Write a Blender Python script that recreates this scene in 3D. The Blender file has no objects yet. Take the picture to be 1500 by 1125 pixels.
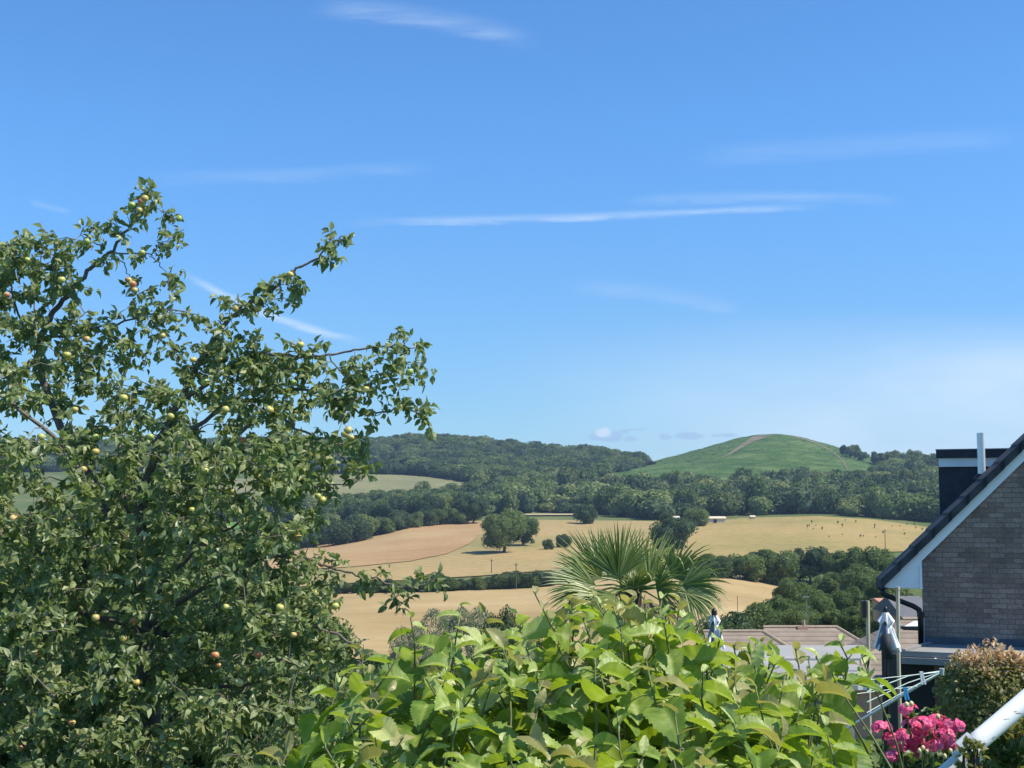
import bpy, math, random
import numpy as np
from mathutils import Vector, Matrix
rng = np.random.default_rng(11)
random.seed(11)
scene = bpy.context.scene
COL = scene.collection
R = math.radians

# ------------------------------------------------------------------ camera model
EYE = 5.0
F = 2000.0
PITCH = math.atan((740 - 562.5) / F)
CP, SP = math.cos(PITCH), math.sin(PITCH)

def pt(x, y):
    ux = (np.asarray(x, float) - 750) / F
    uy = (562.5 - np.asarray(y, float)) / F
    dy = CP - uy * SP
    return ux / dy, (SP + uy * CP) / dy

def P(x, y, Y):
    a, b = pt(x, y)
    return Vector((float(a) * Y, Y, EYE + float(b) * Y))

def proj(X, Y, Z):
    zr = Z - EYE
    fw = Y * CP + zr * SP
    return 750 + F * X / fw, 562.5 - F * (-Y * SP + zr * CP) / fw

# ------------------------------------------------------------------ object helpers
ORIGIN = {}
def tag(o, label=None, cat=None, group=None, kind=None):
    if label: o['label'] = label
    if cat: o['category'] = cat
    if group: o['group'] = group
    if kind: o['kind'] = kind
    return o

def thing(name, loc, label, cat, group=None):
    o = bpy.data.objects.new(name, None)
    o.empty_display_size = 0.2
    COL.objects.link(o)
    o.location = loc
    ORIGIN[o.name] = Vector(loc)
    return tag(o, label, cat, group)

class MB:
    def __init__(self):
        self.V, self.Fc, self.M, self.T, self.n = [], [], [], [], 0
    def add(self, V, faces, tint=0.5, mi=0):
        V = np.asarray(V, float).reshape(-1, 3)
        for f in faces:
            f = np.asarray(f, np.int64)
            if f.size == 0: continue
            self.Fc.append(f + self.n); self.M.append(mi)
        self.V.append(V)
        t = np.asarray(tint, float)
        self.T.append(np.full(len(V), float(t)) if t.ndim == 0 else t)
        self.n += len(V)
        return self
    def box(self, a, b, mi=0, tint=0.5):
        x0, y0, z0 = [min(p, q) for p, q in zip(a, b)]
        x1, y1, z1 = [max(p, q) for p, q in zip(a, b)]
        V = [(x0,y0,z0),(x1,y0,z0),(x1,y1,z0),(x0,y1,z0),(x0,y0,z1),(x1,y0,z1),(x1,y1,z1),(x0,y1,z1)]
        return self.add(V, [[(0,3,2,1),(4,5,6,7),(0,1,5,4),(1,2,6,5),(2,3,7,6),(3,0,4,7)]], tint, mi)
    def prism(self, poly, vec, mi=0, tint=0.5):
        """polygon (list of 3d points) extruded by vec"""
        p = [Vector(q) for q in poly]; v = Vector(vec); n = len(p)
        V = [tuple(q) for q in p] + [tuple(q + v) for q in p]
        fs = [[tuple(range(n))], [tuple(range(2*n-1, n-1, -1))],
              [(i, i+n, (i+1) % n + n, (i+1) % n) for i in range(n)]]
        return self.add(V, fs, tint, mi)
    def tube(self, pts, rad, sides=6, mi=0, cap=True, tint=0.5):
        pts = [Vector(p) for p in pts]; n = len(pts)
        if not hasattr(rad, '__len__'): rad = [rad] * n
        V = []; prev = None
        for i, p in enumerate(pts):
            d = (pts[min(i+1, n-1)] - pts[max(i-1, 0)])
            if d.length < 1e-9: d = Vector((0,0,1))
            d.normalize()
            a = Vector((0,0,1)).cross(d) if prev is None else prev - d * prev.dot(d)
            if a.length < 1e-4: a = Vector((1,0,0)).cross(d)
            a.normalize(); prev = a; b = d.cross(a)
            for k in range(sides):
                t = 2*math.pi*k/sides
                V.append(tuple(p + (a*math.cos(t) + b*math.sin(t)) * rad[i]))
        q = [(i*sides+k, i*sides+(k+1)%sides, (i+1)*sides+(k+1)%sides, (i+1)*sides+k) for i in range(n-1) for k in range(sides)]
        fs = [q]
        if cap: fs += [[tuple(range(sides-1,-1,-1))], [tuple(range((n-1)*sides, n*sides))]]
        return self.add(V, fs, tint, mi)
    def lathe(self, prof, c, sides=16, mi=0, tint=0.5):
        V = []; n = len(prof)
        for r, z in prof:
            for k in range(sides):
                t = 2*math.pi*k/sides
                V.append((c[0]+r*math.cos(t), c[1]+r*math.sin(t), c[2]+z))
        q = [(i*sides+k, i*sides+(k+1)%sides, (i+1)*sides+(k+1)%sides, (i+1)*sides+k) for i in range(n-1) for k in range(sides)]
        return self.add(V, [q, [tuple(range(sides-1,-1,-1))], [tuple(range((n-1)*sides, n*sides))]], tint, mi)
    def mesh(self, name, mats, smooth=False, origin=None):
        V = np.concatenate(self.V)
        if origin is not None: V = V - np.array(origin)
        me = bpy.data.meshes.new(name)
        me.vertices.add(len(V)); me.vertices.foreach_set('co', V.astype(np.float32).ravel())
        idx = np.concatenate([f.ravel() for f in self.Fc])
        cnt = np.concatenate([np.full(len(f), f.shape[1]) for f in self.Fc])
        mi = np.concatenate([np.full(len(f), m) for f, m in zip(self.Fc, self.M)])
        me.loops.add(len(idx)); me.loops.foreach_set('vertex_index', idx.astype(np.int32))
        me.polygons.add(len(cnt))
        st = np.concatenate([[0], np.cumsum(cnt)[:-1]])
        me.polygons.foreach_set('loop_start', st.astype(np.int32))
        for m in (mats if isinstance(mats, (list, tuple)) else [mats]): me.materials.append(m)
        me.polygons.foreach_set('material_index', mi.astype(np.int32))
        me.polygons.foreach_set('use_smooth', np.full(len(cnt), bool(smooth)))
        at = me.attributes.new('tint', 'FLOAT', 'POINT')
        at.data.foreach_set('value', np.concatenate(self.T).astype(np.float32))
        me.update(calc_edges=True)
        return me
    def build(self, name, mats, parent=None, smooth=False, loc=None):
        org = ORIGIN[parent.name] if parent is not None else Vector(loc or (0,0,0))
        o = bpy.data.objects.new(name, self.mesh(name, mats, smooth, org))
        COL.objects.link(o)
        if parent is not None: o.parent = parent
        else: o.location = org
        ORIGIN[o.name] = org
        return o

# ------------------------------------------------------------------ materials
def newmat(name):
    m = bpy.data.materials.new(name); m.use_nodes = True
    nt = m.node_tree; nt.nodes.clear()
    out = nt.nodes.new('ShaderNodeOutputMaterial')
    return m, nt, out
def nd(nt, t, **kw):
    n = nt.nodes.new(t)
    for k, v in kw.items():
        if k.startswith('i_'):
            key = k[2:]
            key = int(key) if key.isdigit() else key.replace('_', ' ')
            n.inputs[key].default_value = v
        else: setattr(n, k, v)
    return n
def c4(c): return (c[0], c[1], c[2], 1.0)
def ramp(nt, stops):
    r = nt.nodes.new('ShaderNodeValToRGB'); e = r.color_ramp.elements
    while len(e) < len(stops): e.new(0.5)
    for el, (p, c) in zip(e, stops): el.position = p; el.color = c4(c)
    return r
def math_n(nt, op, a, b=None, clamp=False):
    n = nt.nodes.new('ShaderNodeMath'); n.operation = op; n.use_clamp = clamp
    for i, v in enumerate((a, b)):
        if v is None: continue
        if isinstance(v, (int, float)): n.inputs[i].default_value = v
        else: nt.links.new(v, n.inputs[i])
    return n.outputs[0]
def mixc(nt, fac, a, b, mode='MIX'):
    n = nt.nodes.new('ShaderNodeMix'); n.data_type = 'RGBA'; n.blend_type = mode
    for sock, v in ((n.inputs[0], fac), (n.inputs[6], a), (n.inputs[7], b)):
        if isinstance(v, (int, float)): sock.default_value = v
        elif isinstance(v, tuple): sock.default_value = c4(v)
        else: nt.links.new(v, sock)
    return n.outputs[2]

def plain(name, col, rough=0.6, metal=0.0, var=0.25, scale=6.0, bump=0.0, spec=0.4, detail=4.0):
    m, nt, out = newmat(name)
    b = nd(nt, 'ShaderNodeBsdfPrincipled')
    b.inputs['Roughness'].default_value = rough; b.inputs['Metallic'].default_value = metal
    b.inputs['Specular IOR Level'].default_value = spec
    tc = nd(nt, 'ShaderNodeTexCoord')
    no = nd(nt, 'ShaderNodeTexNoise', i_Scale=scale, i_Detail=detail)
    nt.links.new(tc.outputs['Object'], no.inputs['Vector'])
    lo = tuple(c*(1-var) for c in col); hi = tuple(min(1, c*(1+var)) for c in col)
    r = ramp(nt, [(0.3, lo), (0.7, hi)])
    nt.links.new(no.outputs['Fac'], r.inputs[0])
    nt.links.new(r.outputs[0], b.inputs['Base Color'])
    if bump:
        bp = nd(nt, 'ShaderNodeBump', i_Strength=bump, i_Distance=0.02)
        nt.links.new(no.outputs['Fac'], bp.inputs['Height']); nt.links.new(bp.outputs[0], b.inputs['Normal'])
    nt.links.new(b.outputs[0], out.inputs[0])
    return m

def leafmat(name, stops, trans, tfac=0.35, rough=0.45, spec=0.4, nscale=0.0, objrand=0.0, back=None, spots=None):
    """stops: colour ramp over per-leaf 'tint'; trans: colour of light passing through"""
    m, nt, out = newmat(name)
    at = nd(nt, 'ShaderNodeAttribute', attribute_name='tint')
    fac = at.outputs['Fac']
    if objrand:
        oi = nd(nt, 'ShaderNodeObjectInfo')
        fac = math_n(nt, 'ADD', fac, math_n(nt, 'MULTIPLY', math_n(nt, 'SUBTRACT', oi.outputs['Random'], 0.5), objrand), True)
    if nscale:
        tc = nd(nt, 'ShaderNodeTexCoord')
        no = nd(nt, 'ShaderNodeTexNoise', i_Scale=nscale, i_Detail=3.0)
        nt.links.new(tc.outputs['Object'], no.inputs['Vector'])
        fac = math_n(nt, 'ADD', fac, math_n(nt, 'MULTIPLY', math_n(nt, 'SUBTRACT', no.outputs['Fac'], 0.5), 0.9), True)
    r = ramp(nt, stops); nt.links.new(fac, r.inputs[0])
    col = r.outputs[0]
    if spots:
        tc2 = nd(nt, 'ShaderNodeTexCoord'); n2 = nd(nt, 'ShaderNodeTexNoise', i_Scale=34.0, i_Detail=4.0, i_Roughness=.65)
        nt.links.new(tc2.outputs['Object'], n2.inputs['Vector'])
        rs = ramp(nt, [(.60, (0,0,0)), (.72, (1,1,1))]); nt.links.new(n2.outputs['Fac'], rs.inputs[0])
        col = mixc(nt, math_n(nt, 'MULTIPLY', rs.outputs[0], .75), col, spots)
    b = nd(nt, 'ShaderNodeBsdfPrincipled'); b.inputs['Roughness'].default_value = rough
    b.inputs['Specular IOR Level'].default_value = spec
    dcol = col
    if back:
        ge = nd(nt, 'ShaderNodeNewGeometry')
        dcol = mixc(nt, ge.outputs['Backfacing'], col, mixc(nt, 0.6, col, back))
    nt.links.new(dcol, b.inputs['Base Color'])
    tr = nd(nt, 'ShaderNodeBsdfTranslucent')
    nt.links.new(mixc(nt, 0.55, col, trans), tr.inputs['Color'])
    mx = nd(nt, 'ShaderNodeMixShader', i_0=tfac)
    nt.links.new(b.outputs[0], mx.inputs[1]); nt.links.new(tr.outputs[0], mx.inputs[2])
    nt.links.new(mx.outputs[0], out.inputs[0])
    return m

def fieldmat(name, c1, c2, c3, s1=0.012, s2=0.25, stripe=0.0, ang=0.0, sscale=0.05, tex=0.25):
    m, nt, out = newmat(name)
    b = nd(nt, 'ShaderNodeBsdfPrincipled'); b.inputs['Roughness'].default_value = 0.95
    b.inputs['Specular IOR Level'].default_value = 0.05
    tc = nd(nt, 'ShaderNodeTexCoord')
    n1 = nd(nt, 'ShaderNodeTexNoise', i_Scale=s1, i_Detail=5.0, i_Roughness=0.6)
    n2 = nd(nt, 'ShaderNodeTexNoise', i_Scale=s2, i_Detail=4.0, i_Roughness=0.7)
    for n in (n1, n2): nt.links.new(tc.outputs['Object'], n.inputs['Vector'])
    r = ramp(nt, [(0.33, c1), (0.5, c2), (0.68, c3)]); nt.links.new(n1.outputs['Fac'], r.inputs[0])
    r2 = ramp(nt, [(0.25, (1-tex,)*3), (0.75, (1+tex,)*3)]); nt.links.new(n2.outputs['Fac'], r2.inputs[0])
    col = mixc(nt, 1.0, r.outputs[0], r2.outputs[0], 'MULTIPLY')
    if stripe:
        mp = nd(nt, 'ShaderNodeMapping'); mp.inputs['Rotation'].default_value = (0, 0, ang)
        nt.links.new(tc.outputs['Object'], mp.inputs['Vector'])
        w = nd(nt, 'ShaderNodeTexWave', i_Scale=sscale, i_Distortion=3.0, i_Detail=2.0)
        w.inputs['Detail Scale'].default_value = 0.6
        nt.links.new(mp.outputs[0], w.inputs['Vector'])
        r3 = ramp(nt, [(0.1, (1-stripe,)*3), (0.6, (1+stripe*0.4,)*3)]); nt.links.new(w.outputs['Fac'], r3.inputs[0])
        col = mixc(nt, 1.0, col, r3.outputs[0], 'MULTIPLY')
    nt.links.new(col, b.inputs['Base Color'])
    nt.links.new(b.outputs[0], out.inputs[0])
    return m

# ------------------------------------------------------------------ leaf templates
def grid_faces(nu, nv):
    return np.array([(i*nv+j, i*nv+j+1, (i+1)*nv+j+1, (i+1)*nv+j) for i in range(nu-1) for j in range(nv-1)])
def tmpl_small():
    U, Vv, Wd = [], [], []
    for u, w in ((0,.15),(.3,.95),(.65,.85),(1,.04)):
        for v in (-1,0,1): U.append(u); Vv.append(v*w)
    return np.array(U), np.array(Vv), grid_faces(4, 3)
def tmpl_big():
    nu = 25; vs = (-1,-.62,-.28,0,.28,.62,1)
    U, Vv = [], []
    for i in range(nu):
        u = i/(nu-1)
        w = (math.sin(math.pi*min(1,u**0.62*0.985)))**0.8 if u > 0 else 0.25
        w = max(w, 0.02) if u < 0.93 else 0.05*(1-u)/.07+0.004
        if 0 < i < 5: w = max(w, .55+.06*i)
        for v in vs:
            uu = u; ww = w*v
            if abs(v) == 1:
                ser = 0.09 if i % 2 else -0.02
                ww *= 1+ser; uu += 0.03 if i % 2 else -0.01
            uu -= 0.16*abs(v)**1.5*max(0, 1-u*2.2)      # heart-shaped base
            U.append(uu); Vv.append(ww)
    return np.array(U), np.array(Vv), grid_faces(nu, len(vs))
def tmpl_diamond():
    return np.array([0,.5,1,.5]), np.array([0,-1,0,1.0]), np.array([(0,1,2,3)])
TS, TB, TD = tmpl_small(), tmpl_big(), tmpl_diamond()

def unit(a): return a/np.maximum(np.linalg.norm(a, axis=-1, keepdims=True), 1e-9)
def leaves(mb, tm, pos, d, nrm, L, W, fold=0.3, curl=0.25, wave=0.0, tint=0.5, mi=0):
    pos, d, nrm = [np.asarray(a, float).reshape(-1,3) for a in (pos, d, nrm)]
    n = len(pos); U, Vv, fc = tm
    d = unit(d); side = unit(np.cross(d, nrm)); nn = np.cross(side, d)
    L = np.broadcast_to(np.asarray(L, float), (n,)); W = np.broadcast_to(np.asarray(W, float), (n,))
    fold = np.broadcast_to(np.asarray(fold, float), (n,)); curl = np.broadcast_to(np.asarray(curl, float), (n,))
    h = fold[:,None]*np.abs(Vv)[None]*W[:,None] - curl[:,None]*(np.clip(U,0,2)**2)[None]*L[:,None]
    if wave:
        if len(U) > 100: h = h + .085*W[:,None]*(np.abs(np.sin((U[None]*1.0-.28*np.abs(Vv)[None])*3.1416*6.5))-.5)*np.minimum(1, np.abs(Vv)[None]*2.2)
        ph = rng.random((n,1))*6.28
        h = h + wave*W[:,None]*(np.sin(U[None]*9+ph)*np.abs(Vv)[None] + .5*np.sin(U[None]*23+ph*2)*np.abs(Vv)[None])
    uu = U[None]*(1-0.35*np.abs(curl[:,None])*U[None])
    V = pos[:,None,:] + d[:,None,:]*(uu*L[:,None])[...,None] + side[:,None,:]*(Vv[None]*W[:,None])[...,None] + nn[:,None,:]*h[...,None]
    k = len(U)
    faces = (fc[None] + (np.arange(n)*k)[:,None,None]).reshape(-1, fc.shape[1])
    t = np.repeat(np.broadcast_to(np.asarray(tint, float), (n,)), k)
    if k > 100:      # paler midrib and side veins
        vein = .30*(np.abs(Vv) < .02)+.10*(np.cos((U-.28*np.abs(Vv))*3.1416*13) > .75)
        t = t+np.tile(vein, n)
    mb.add(V.reshape(-1,3), [faces], t, mi)
def rdir(n):
    return unit(rng.normal(size=(n,3)))

# ------------------------------------------------------------------ world, sun, camera
SUN_AZ, SUN_EL = R(107), R(55)
sund = Vector((math.sin(SUN_AZ)*math.cos(SUN_EL), math.cos(SUN_AZ)*math.cos(SUN_EL), math.sin(SUN_EL)))
w = bpy.data.worlds.new('World'); scene.world = w; w.use_nodes = True
nt = w.node_tree; nt.nodes.clear()
wo = nt.nodes.new('ShaderNodeOutputWorld'); bg = nt.nodes.new('ShaderNodeBackground')
sky = nt.nodes.new('ShaderNodeTexSky'); sky.sky_type = 'NISHITA'; sky.sun_disc = False
sky.sun_elevation = SUN_EL; sky.sun_rotation = SUN_AZ
sky.altitude = 100; sky.air_density = 1.0; sky.dust_density = 0.15; sky.ozone_density = 3.0
bg.inputs['Strength'].default_value = 0.096
tc = nd(nt, 'ShaderNodeTexCoord')
sep = nd(nt, 'ShaderNodeSeparateXYZ'); nt.links.new(tc.outputs['Generated'], sep.inputs[0])
yy = math_n(nt, 'MAXIMUM', sep.outputs['Y'], 0.02)
su = math_n(nt, 'DIVIDE', sep.outputs['X'], yy); sv = math_n(nt, 'DIVIDE', sep.outputs['Z'], yy)
front = math_n(nt, 'GREATER_THAN', sep.outputs['Y'], 0.05)
cmb = nd(nt, 'ShaderNodeCombineXYZ')
nt.links.new(math_n(nt, 'MULTIPLY', su, 5.0), cmb.inputs[0]); nt.links.new(math_n(nt, 'MULTIPLY', sv, 40.0), cmb.inputs[1])
wn = nd(nt, 'ShaderNodeTexNoise', i_Scale=3.0, i_Detail=7.0, i_Roughness=0.68); nt.links.new(cmb.outputs[0], wn.inputs['Vector'])
cm2 = nd(nt, 'ShaderNodeCombineXYZ')
nt.links.new(su, cm2.inputs[0]); nt.links.new(math_n(nt, 'MULTIPLY', sv, 3.0), cm2.inputs[1])
wn2 = nd(nt, 'ShaderNodeTexNoise', i_Scale=5.0, i_Detail=6.0, i_Roughness=0.5); nt.links.new(cm2.outputs[0], wn2.inputs['Vector'])
def smooth(v, a, b):
    n = nt.nodes.new('ShaderNodeMapRange'); n.interpolation_type = 'SMOOTHSTEP'
    nt.links.new(v, n.inputs[0]); n.inputs[1].default_value = a; n.inputs[2].default_value = b
    return n.outputs[0]
def mul(*a):
    r = a[0]
    for b in a[1:]: r = math_n(nt, 'MULTIPLY', r, b)
    return r
masks = []
vy0 = lambda y: float(pt(750, y)[1])
# contrails: (x0,y0)-(xm,ym)-(x1,y1) parabola through three directions, half width up/down, strength
for (a, b, c, wu, wd, st, nz) in [
        ((450,14),(600,26),(800,68), 30, 20, .21, .6),
        ((200,262),(420,256),(660,242), 16, 16, .13, .6),
        ((500,327),(820,320),(1240,300), 11, 7, .42, .6),
        ((900,296),(1150,288),(1340,294), 12, 14, .18, .6),
        ((262,396),(380,455),(545,503), 10, 10, .50, .4),
        ((820,425),(960,434),(1120,470), 26, 14, .13, .5),
        ((1000,232),(1250,214),(1540,200), 26, 26, .10, .4),
        ((40,295),(65,301),(110,312), 8, 8, .12, .4)]:
    pu, pv = zip(*[tuple(float(q) for q in pt(*p)) for p in (a, b, c)])
    q2, q1, q0 = np.polyfit(pu, pv, 2)
    line = math_n(nt, 'ADD', math_n(nt, 'MULTIPLY', math_n(nt, 'ADD', math_n(nt, 'MULTIPLY', su, float(q2)), float(q1)), su), float(q0))
    dv = math_n(nt, 'SUBTRACT', sv, line)
    jit = math_n(nt, 'MULTIPLY', math_n(nt, 'SUBTRACT', wn.outputs['Fac'], 0.5), 16/F)
    dv = math_n(nt, 'ADD', dv, jit)
    up = smooth(dv, wu/F, 0.0); dn = smooth(dv, -wd/F, 0.0)
    L_ = (pu[2]-pu[0])
    e0 = smooth(su, pu[0]-.02*L_, pu[0]+.22*L_); e1 = smooth(su, pu[2], pu[2]-.25*L_)
    n_ = math_n(nt, 'ADD', math_n(nt, 'MULTIPLY', smooth(wn.outputs['Fac'], .36, .66), nz), 1-nz)
    masks.append(mul(up, dn, e0, e1, n_, st))
# veil of thin cloud low on the right and along the horizon
vy = lambda y: float(pt(750, y)[1]); vx = lambda x: float(pt(x, 560)[0])
veil = mul(smooth(sv, vy(440), vy(575)), smooth(su, vx(640), vx(1420)), math_n(nt,'ADD',math_n(nt,'MULTIPLY',smooth(wn2.outputs['Fac'], .3, .7),.5),.5), .74)
masks.append(veil)
tot = masks[0]
for m_ in masks[1:]: tot = math_n(nt, 'MAXIMUM', tot, m_)
tot = math_n(nt, 'MULTIPLY', tot, front)
# small low cumulus left of the hill
cum = None; lit = None
for (cx, cy, rx, ry) in [(888,638,30,12),(915,632,10,4),(925,642,14,7),(975,640,14,6),(1008,638,30,7),(1064,638,28,5),(930,629,20,2)]:
    u0, v0 = [float(q) for q in pt(cx, cy)]
    ex = math_n(nt, 'DIVIDE', math_n(nt, 'SUBTRACT', su, u0), rx/F); ey = math_n(nt, 'DIVIDE', math_n(nt, 'SUBTRACT', sv, v0), ry/F)
    d2 = math_n(nt, 'ADD', math_n(nt, 'MULTIPLY', ex, ex), math_n(nt, 'MULTIPLY', ey, ey))
    k = math_n(nt, 'SUBTRACT', 1.0, d2)
    cum = k if cum is None else math_n(nt, 'MAXIMUM', cum, k)
cm3 = nd(nt, 'ShaderNodeCombineXYZ'); nt.links.new(su, cm3.inputs[0]); nt.links.new(math_n(nt,'MULTIPLY',sv,1.6), cm3.inputs[1])
wn3 = nd(nt, 'ShaderNodeTexNoise', i_Scale=70.0, i_Detail=5.0); nt.links.new(cm3.outputs[0], wn3.inputs['Vector'])
cmask = mul(smooth(math_n(nt, 'ADD', cum, math_n(nt,'MULTIPLY',math_n(nt,'SUBTRACT',wn3.outputs['Fac'],.5),2.2)), 0.1, 0.9), front, .62)
hs = mixc(nt, 1.0, sky.outputs[0], mixc(nt, smooth(sv, vy0(640), vy0(150)), (.575, .86, 1.13), (.60, 1.05, 1.45)), 'MULTIPLY')
skyc = mixc(nt, tot, hs, (6.4, 7.4, 8.6))
skyc = mixc(nt, cmask, skyc, (2.9, 4.2, 6.2))
u0, v0 = [float(q) for q in pt(884, 633)]
ex = math_n(nt, 'DIVIDE', math_n(nt, 'SUBTRACT', su, u0), 16/F); ey = math_n(nt, 'DIVIDE', math_n(nt, 'SUBTRACT', sv, v0), 9/F)
pf = math_n(nt, 'SUBTRACT', 1.0, math_n(nt, 'ADD', math_n(nt, 'MULTIPLY', ex, ex), math_n(nt, 'MULTIPLY', ey, ey)))
skyc = mixc(nt, mul(smooth(math_n(nt, 'ADD', pf, math_n(nt,'MULTIPLY',math_n(nt,'SUBTRACT',wn3.outputs['Fac'],.5),1.6)), 0.0, 1.0), front, .6), skyc, (6.6, 7.5, 8.6))
nt.links.new(skyc, bg.inputs['Color']); nt.links.new(bg.outputs[0], wo.inputs[0])

sl = bpy.data.lights.new('sun', 'SUN'); sl.energy = 4.8; sl.angle = R(0.53); sl.color = (1.0, 0.94, 0.82)
so = bpy.data.objects.new('sun', sl); COL.objects.link(so)
so.rotation_euler = sund.to_track_quat('Z', 'Y').to_euler(); so.location = sund*50
cd = bpy.data.cameras.new('camera'); cam = bpy.data.objects.new('camera', cd); COL.objects.link(cam)
cd.sensor_width = 36; cd.lens = 36*F/1500; cd.clip_start = 0.1; cd.clip_end = 20000
cam.location = (0, 0, EYE); cam.rotation_euler = (math.pi/2 + PITCH, 0, 0)
scene.camera = cam
scene.view_settings.view_transform = 'Standard'; scene.view_settings.look = 'None'
scene.view_settings.exposure = 0.46; scene.view_settings.gamma = 1.0

# ------------------------------------------------------------------ terrain
RX = np.linspace(-700, 2200, 1451)
def px_ring(Y, pts, sm=9):
    xs, ys = zip(*pts)
    y = np.interp(RX, xs, ys)
    k = np.exp(-0.5*(np.arange(-15,16)*2/sm)**2); k /= k.sum()
    yp = np.pad(y, 15, mode='edge'); y = np.convolve(yp, k, 'valid')
    tx, tz = pt(RX, y)
    return Y, tx, EYE + Y*tz
def z_ring(Y, z):
    tx, _ = pt(RX, np.full_like(RX, 740)); return Y, tx, np.full_like(RX, float(z))
RIDGE = [(-200,668),(300,658),(540,657),(640,649),(700,656),(760,663),(830,670),(890,672),(922,683),(960,677),(1000,667),(1040,655),(1080,643),(1108,637.5),(1135,636),(1165,638.5),(1200,648),(1240,661),(1290,675),(1330,682),(1370,686),(1500,690),(1800,700)]
RINGS = [z_ring(-40,3.6), z_ring(3,3.2), z_ring(8,2.4), z_ring(14,1.2), z_ring(20,0.2), z_ring(30,-1.0), z_ring(70,-6.0), z_ring(120,-10.0),
    px_ring(230, [(-700,930),(300,926),(1500,926),(2200,930)]),
    px_ring(420, [(-200,888),(300,880),(520,868),(770,861),(1000,844),(1060,842),(1150,858),(1300,870),(1500,875)]),
    px_ring(450, [(-200,876),(300,866),(520,856),(770,848),(1060,832),(1200,842),(1500,855)]),
    px_ring(560, [(-200,845),(300,830),(450,822),(750,808),(985,812),(1200,805),(1350,805),(1500,808)]),
    px_ring(750, [(-200,810),(300,800),(470,795),(590,768),(710,765),(800,762),(960,765),(1040,764),(1200,758),(1350,772),(1500,775)]),
    px_ring(850, [(-200,785),(300,776),(470,770),(590,757),(750,753),(1000,753),(1200,748),(1350,753),(1500,755)]),
    px_ring(1000,[(-200,750),(300,742),(370,735),(545,732),(700,735),(1000,736),(1200,733),(1500,735)]),
    px_ring(1250,[(-200,700),(300,698),(510,695),(665,703),(760,711),(850,708),(930,700),(1060,700),(1300,703),(1500,705)]),
    px_ring(1450,[(-200,688),(300,685),(540,685),(700,688),(850,690),(925,689),(1000,680),(1060,673),(1150,668),(1250,676),(1300,689),(1500,695)]),
    px_ring(1800, RIDGE, 6),
    px_ring(1900, [(x, y+3) for x, y in RIDGE]), px_ring(2300, [(x, y+30) for x, y in RIDGE]), z_ring(3200, 20), z_ring(4600, 0)]
RY = np.array([r[0] for r in RINGS], float)
def ground(X, Y):
    X = np.atleast_1d(np.asarray(X, float)); Y = np.atleast_1d(np.asarray(Y, float))
    X, Y = np.broadcast_arrays(X, Y); shp = X.shape; X = X.ravel(); Y = Y.ravel()
    tx = X/np.maximum(Y, 1.0)
    Zs = np.stack([np.interp(tx, r[1], r[2]) for r in RINGS])       # R x N
    d = np.diff(Zs, axis=0)/np.diff(RY)[:,None]
    m = np.zeros_like(Zs); m[0] = d[0]; m[-1] = d[-1]
    prod = d[:-1]*d[1:]
    h = np.diff(RY)[:,None]; w1 = 2*h[1:]+h[:-1]; w2 = h[1:]+2*h[:-1]
    with np.errstate(divide='ignore', invalid='ignore'):
        hm = (w1+w2)/(w1/d[:-1]+w2/d[1:])
    m[1:-1] = np.where(prod > 0, hm, 0)
    i = np.clip(np.searchsorted(RY, Y)-1, 0, len(RY)-2); k = np.arange(len(Y))
    H = RY[i+1]-RY[i]; t = np.clip((Y-RY[i])/H, 0, 1)
    z = (2*t**3-3*t**2+1)*Zs[i,k]+(t**3-2*t**2+t)*H*m[i,k]+(-2*t**3+3*t**2)*Zs[i+1,k]+(t**3-t**2)*H*m[i+1,k]
    far = np.clip((Y-1250)/200, 0, 1)*np.clip((2300-Y)/300, 0, 1)
    z = z+far*(1.0*np.sin(X/23+1.7*np.sin(Y/41))*np.sin(Y/19+X/57)+.6*np.sin(X/9.5+Y/31)*np.sin(Y/8.3-X/23))
    return z.reshape(shp)
def g1(X, Y): return float(ground(X, Y)[0])
HY = np.concatenate([np.linspace(150, 1000, 1700), np.linspace(1001, 1850, 1200)])
def hit(x, y):
    tx, tz = pt(x, y)
    f = ground(float(tx)*HY, HY) - (EYE + float(tz)*HY)
    i = np.argmax(f > 0) if (f > 0).any() else len(HY)-1
    if i == 0: Y = HY[0]
    elif f[i] > 0: Y = HY[i-1] + (HY[i]-HY[i-1])*(-f[i-1])/(f[i]-f[i-1])
    else: Y = 1800.0
    X = float(tx)*Y
    return X, Y, g1(X, Y)

M_ground = fieldmat('rough_grass', (.07,.10,.03), (.10,.13,.045), (.16,.16,.07), s1=.02, s2=.3)
M_lawn = fieldmat('lawn_grass', (.03,.07,.015), (.05,.09,.02), (.07,.11,.03), s1=.6, s2=20)
M_stub = fieldmat('golden_stubble', (.32,.23,.105), (.38,.275,.13), (.43,.325,.165), s1=.02, s2=.35, stripe=.07, ang=R(62), sscale=.055, tex=.1)
M_red = fieldmat('reddish_stubble', (.32,.20,.097), (.36,.235,.115), (.385,.275,.137), s1=.02, s2=.4, stripe=.06, ang=R(100), sscale=.03, tex=.12)
M_tan = fieldmat('dry_pasture', (.21,.19,.075), (.315,.242,.105), (.37,.26,.122), s1=.014, s2=.3, stripe=.06, ang=R(95), sscale=.03, tex=.2)
M_past = fieldmat('dry_green_pasture', (.24,.205,.075), (.325,.247,.098), (.375,.262,.118), s1=.013, s2=.3, stripe=.05, ang=R(85), sscale=.03, tex=.2)
M_grey = fieldmat('grey_green_pasture', (.155,.16,.08), (.20,.195,.095), (.245,.22,.115), s1=.014, s2=.16, tex=.2)
M_green = fieldmat('green_pasture', (.08,.17,.035), (.10,.20,.04), (.13,.23,.05), s1=.012, s2=.2, tex=.12)
M_hill = fieldmat('bracken_hillside', (.040,.082,.022), (.062,.112,.026), (.105,.15,.045), s1=.03, s2=.28, tex=.7)
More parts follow.
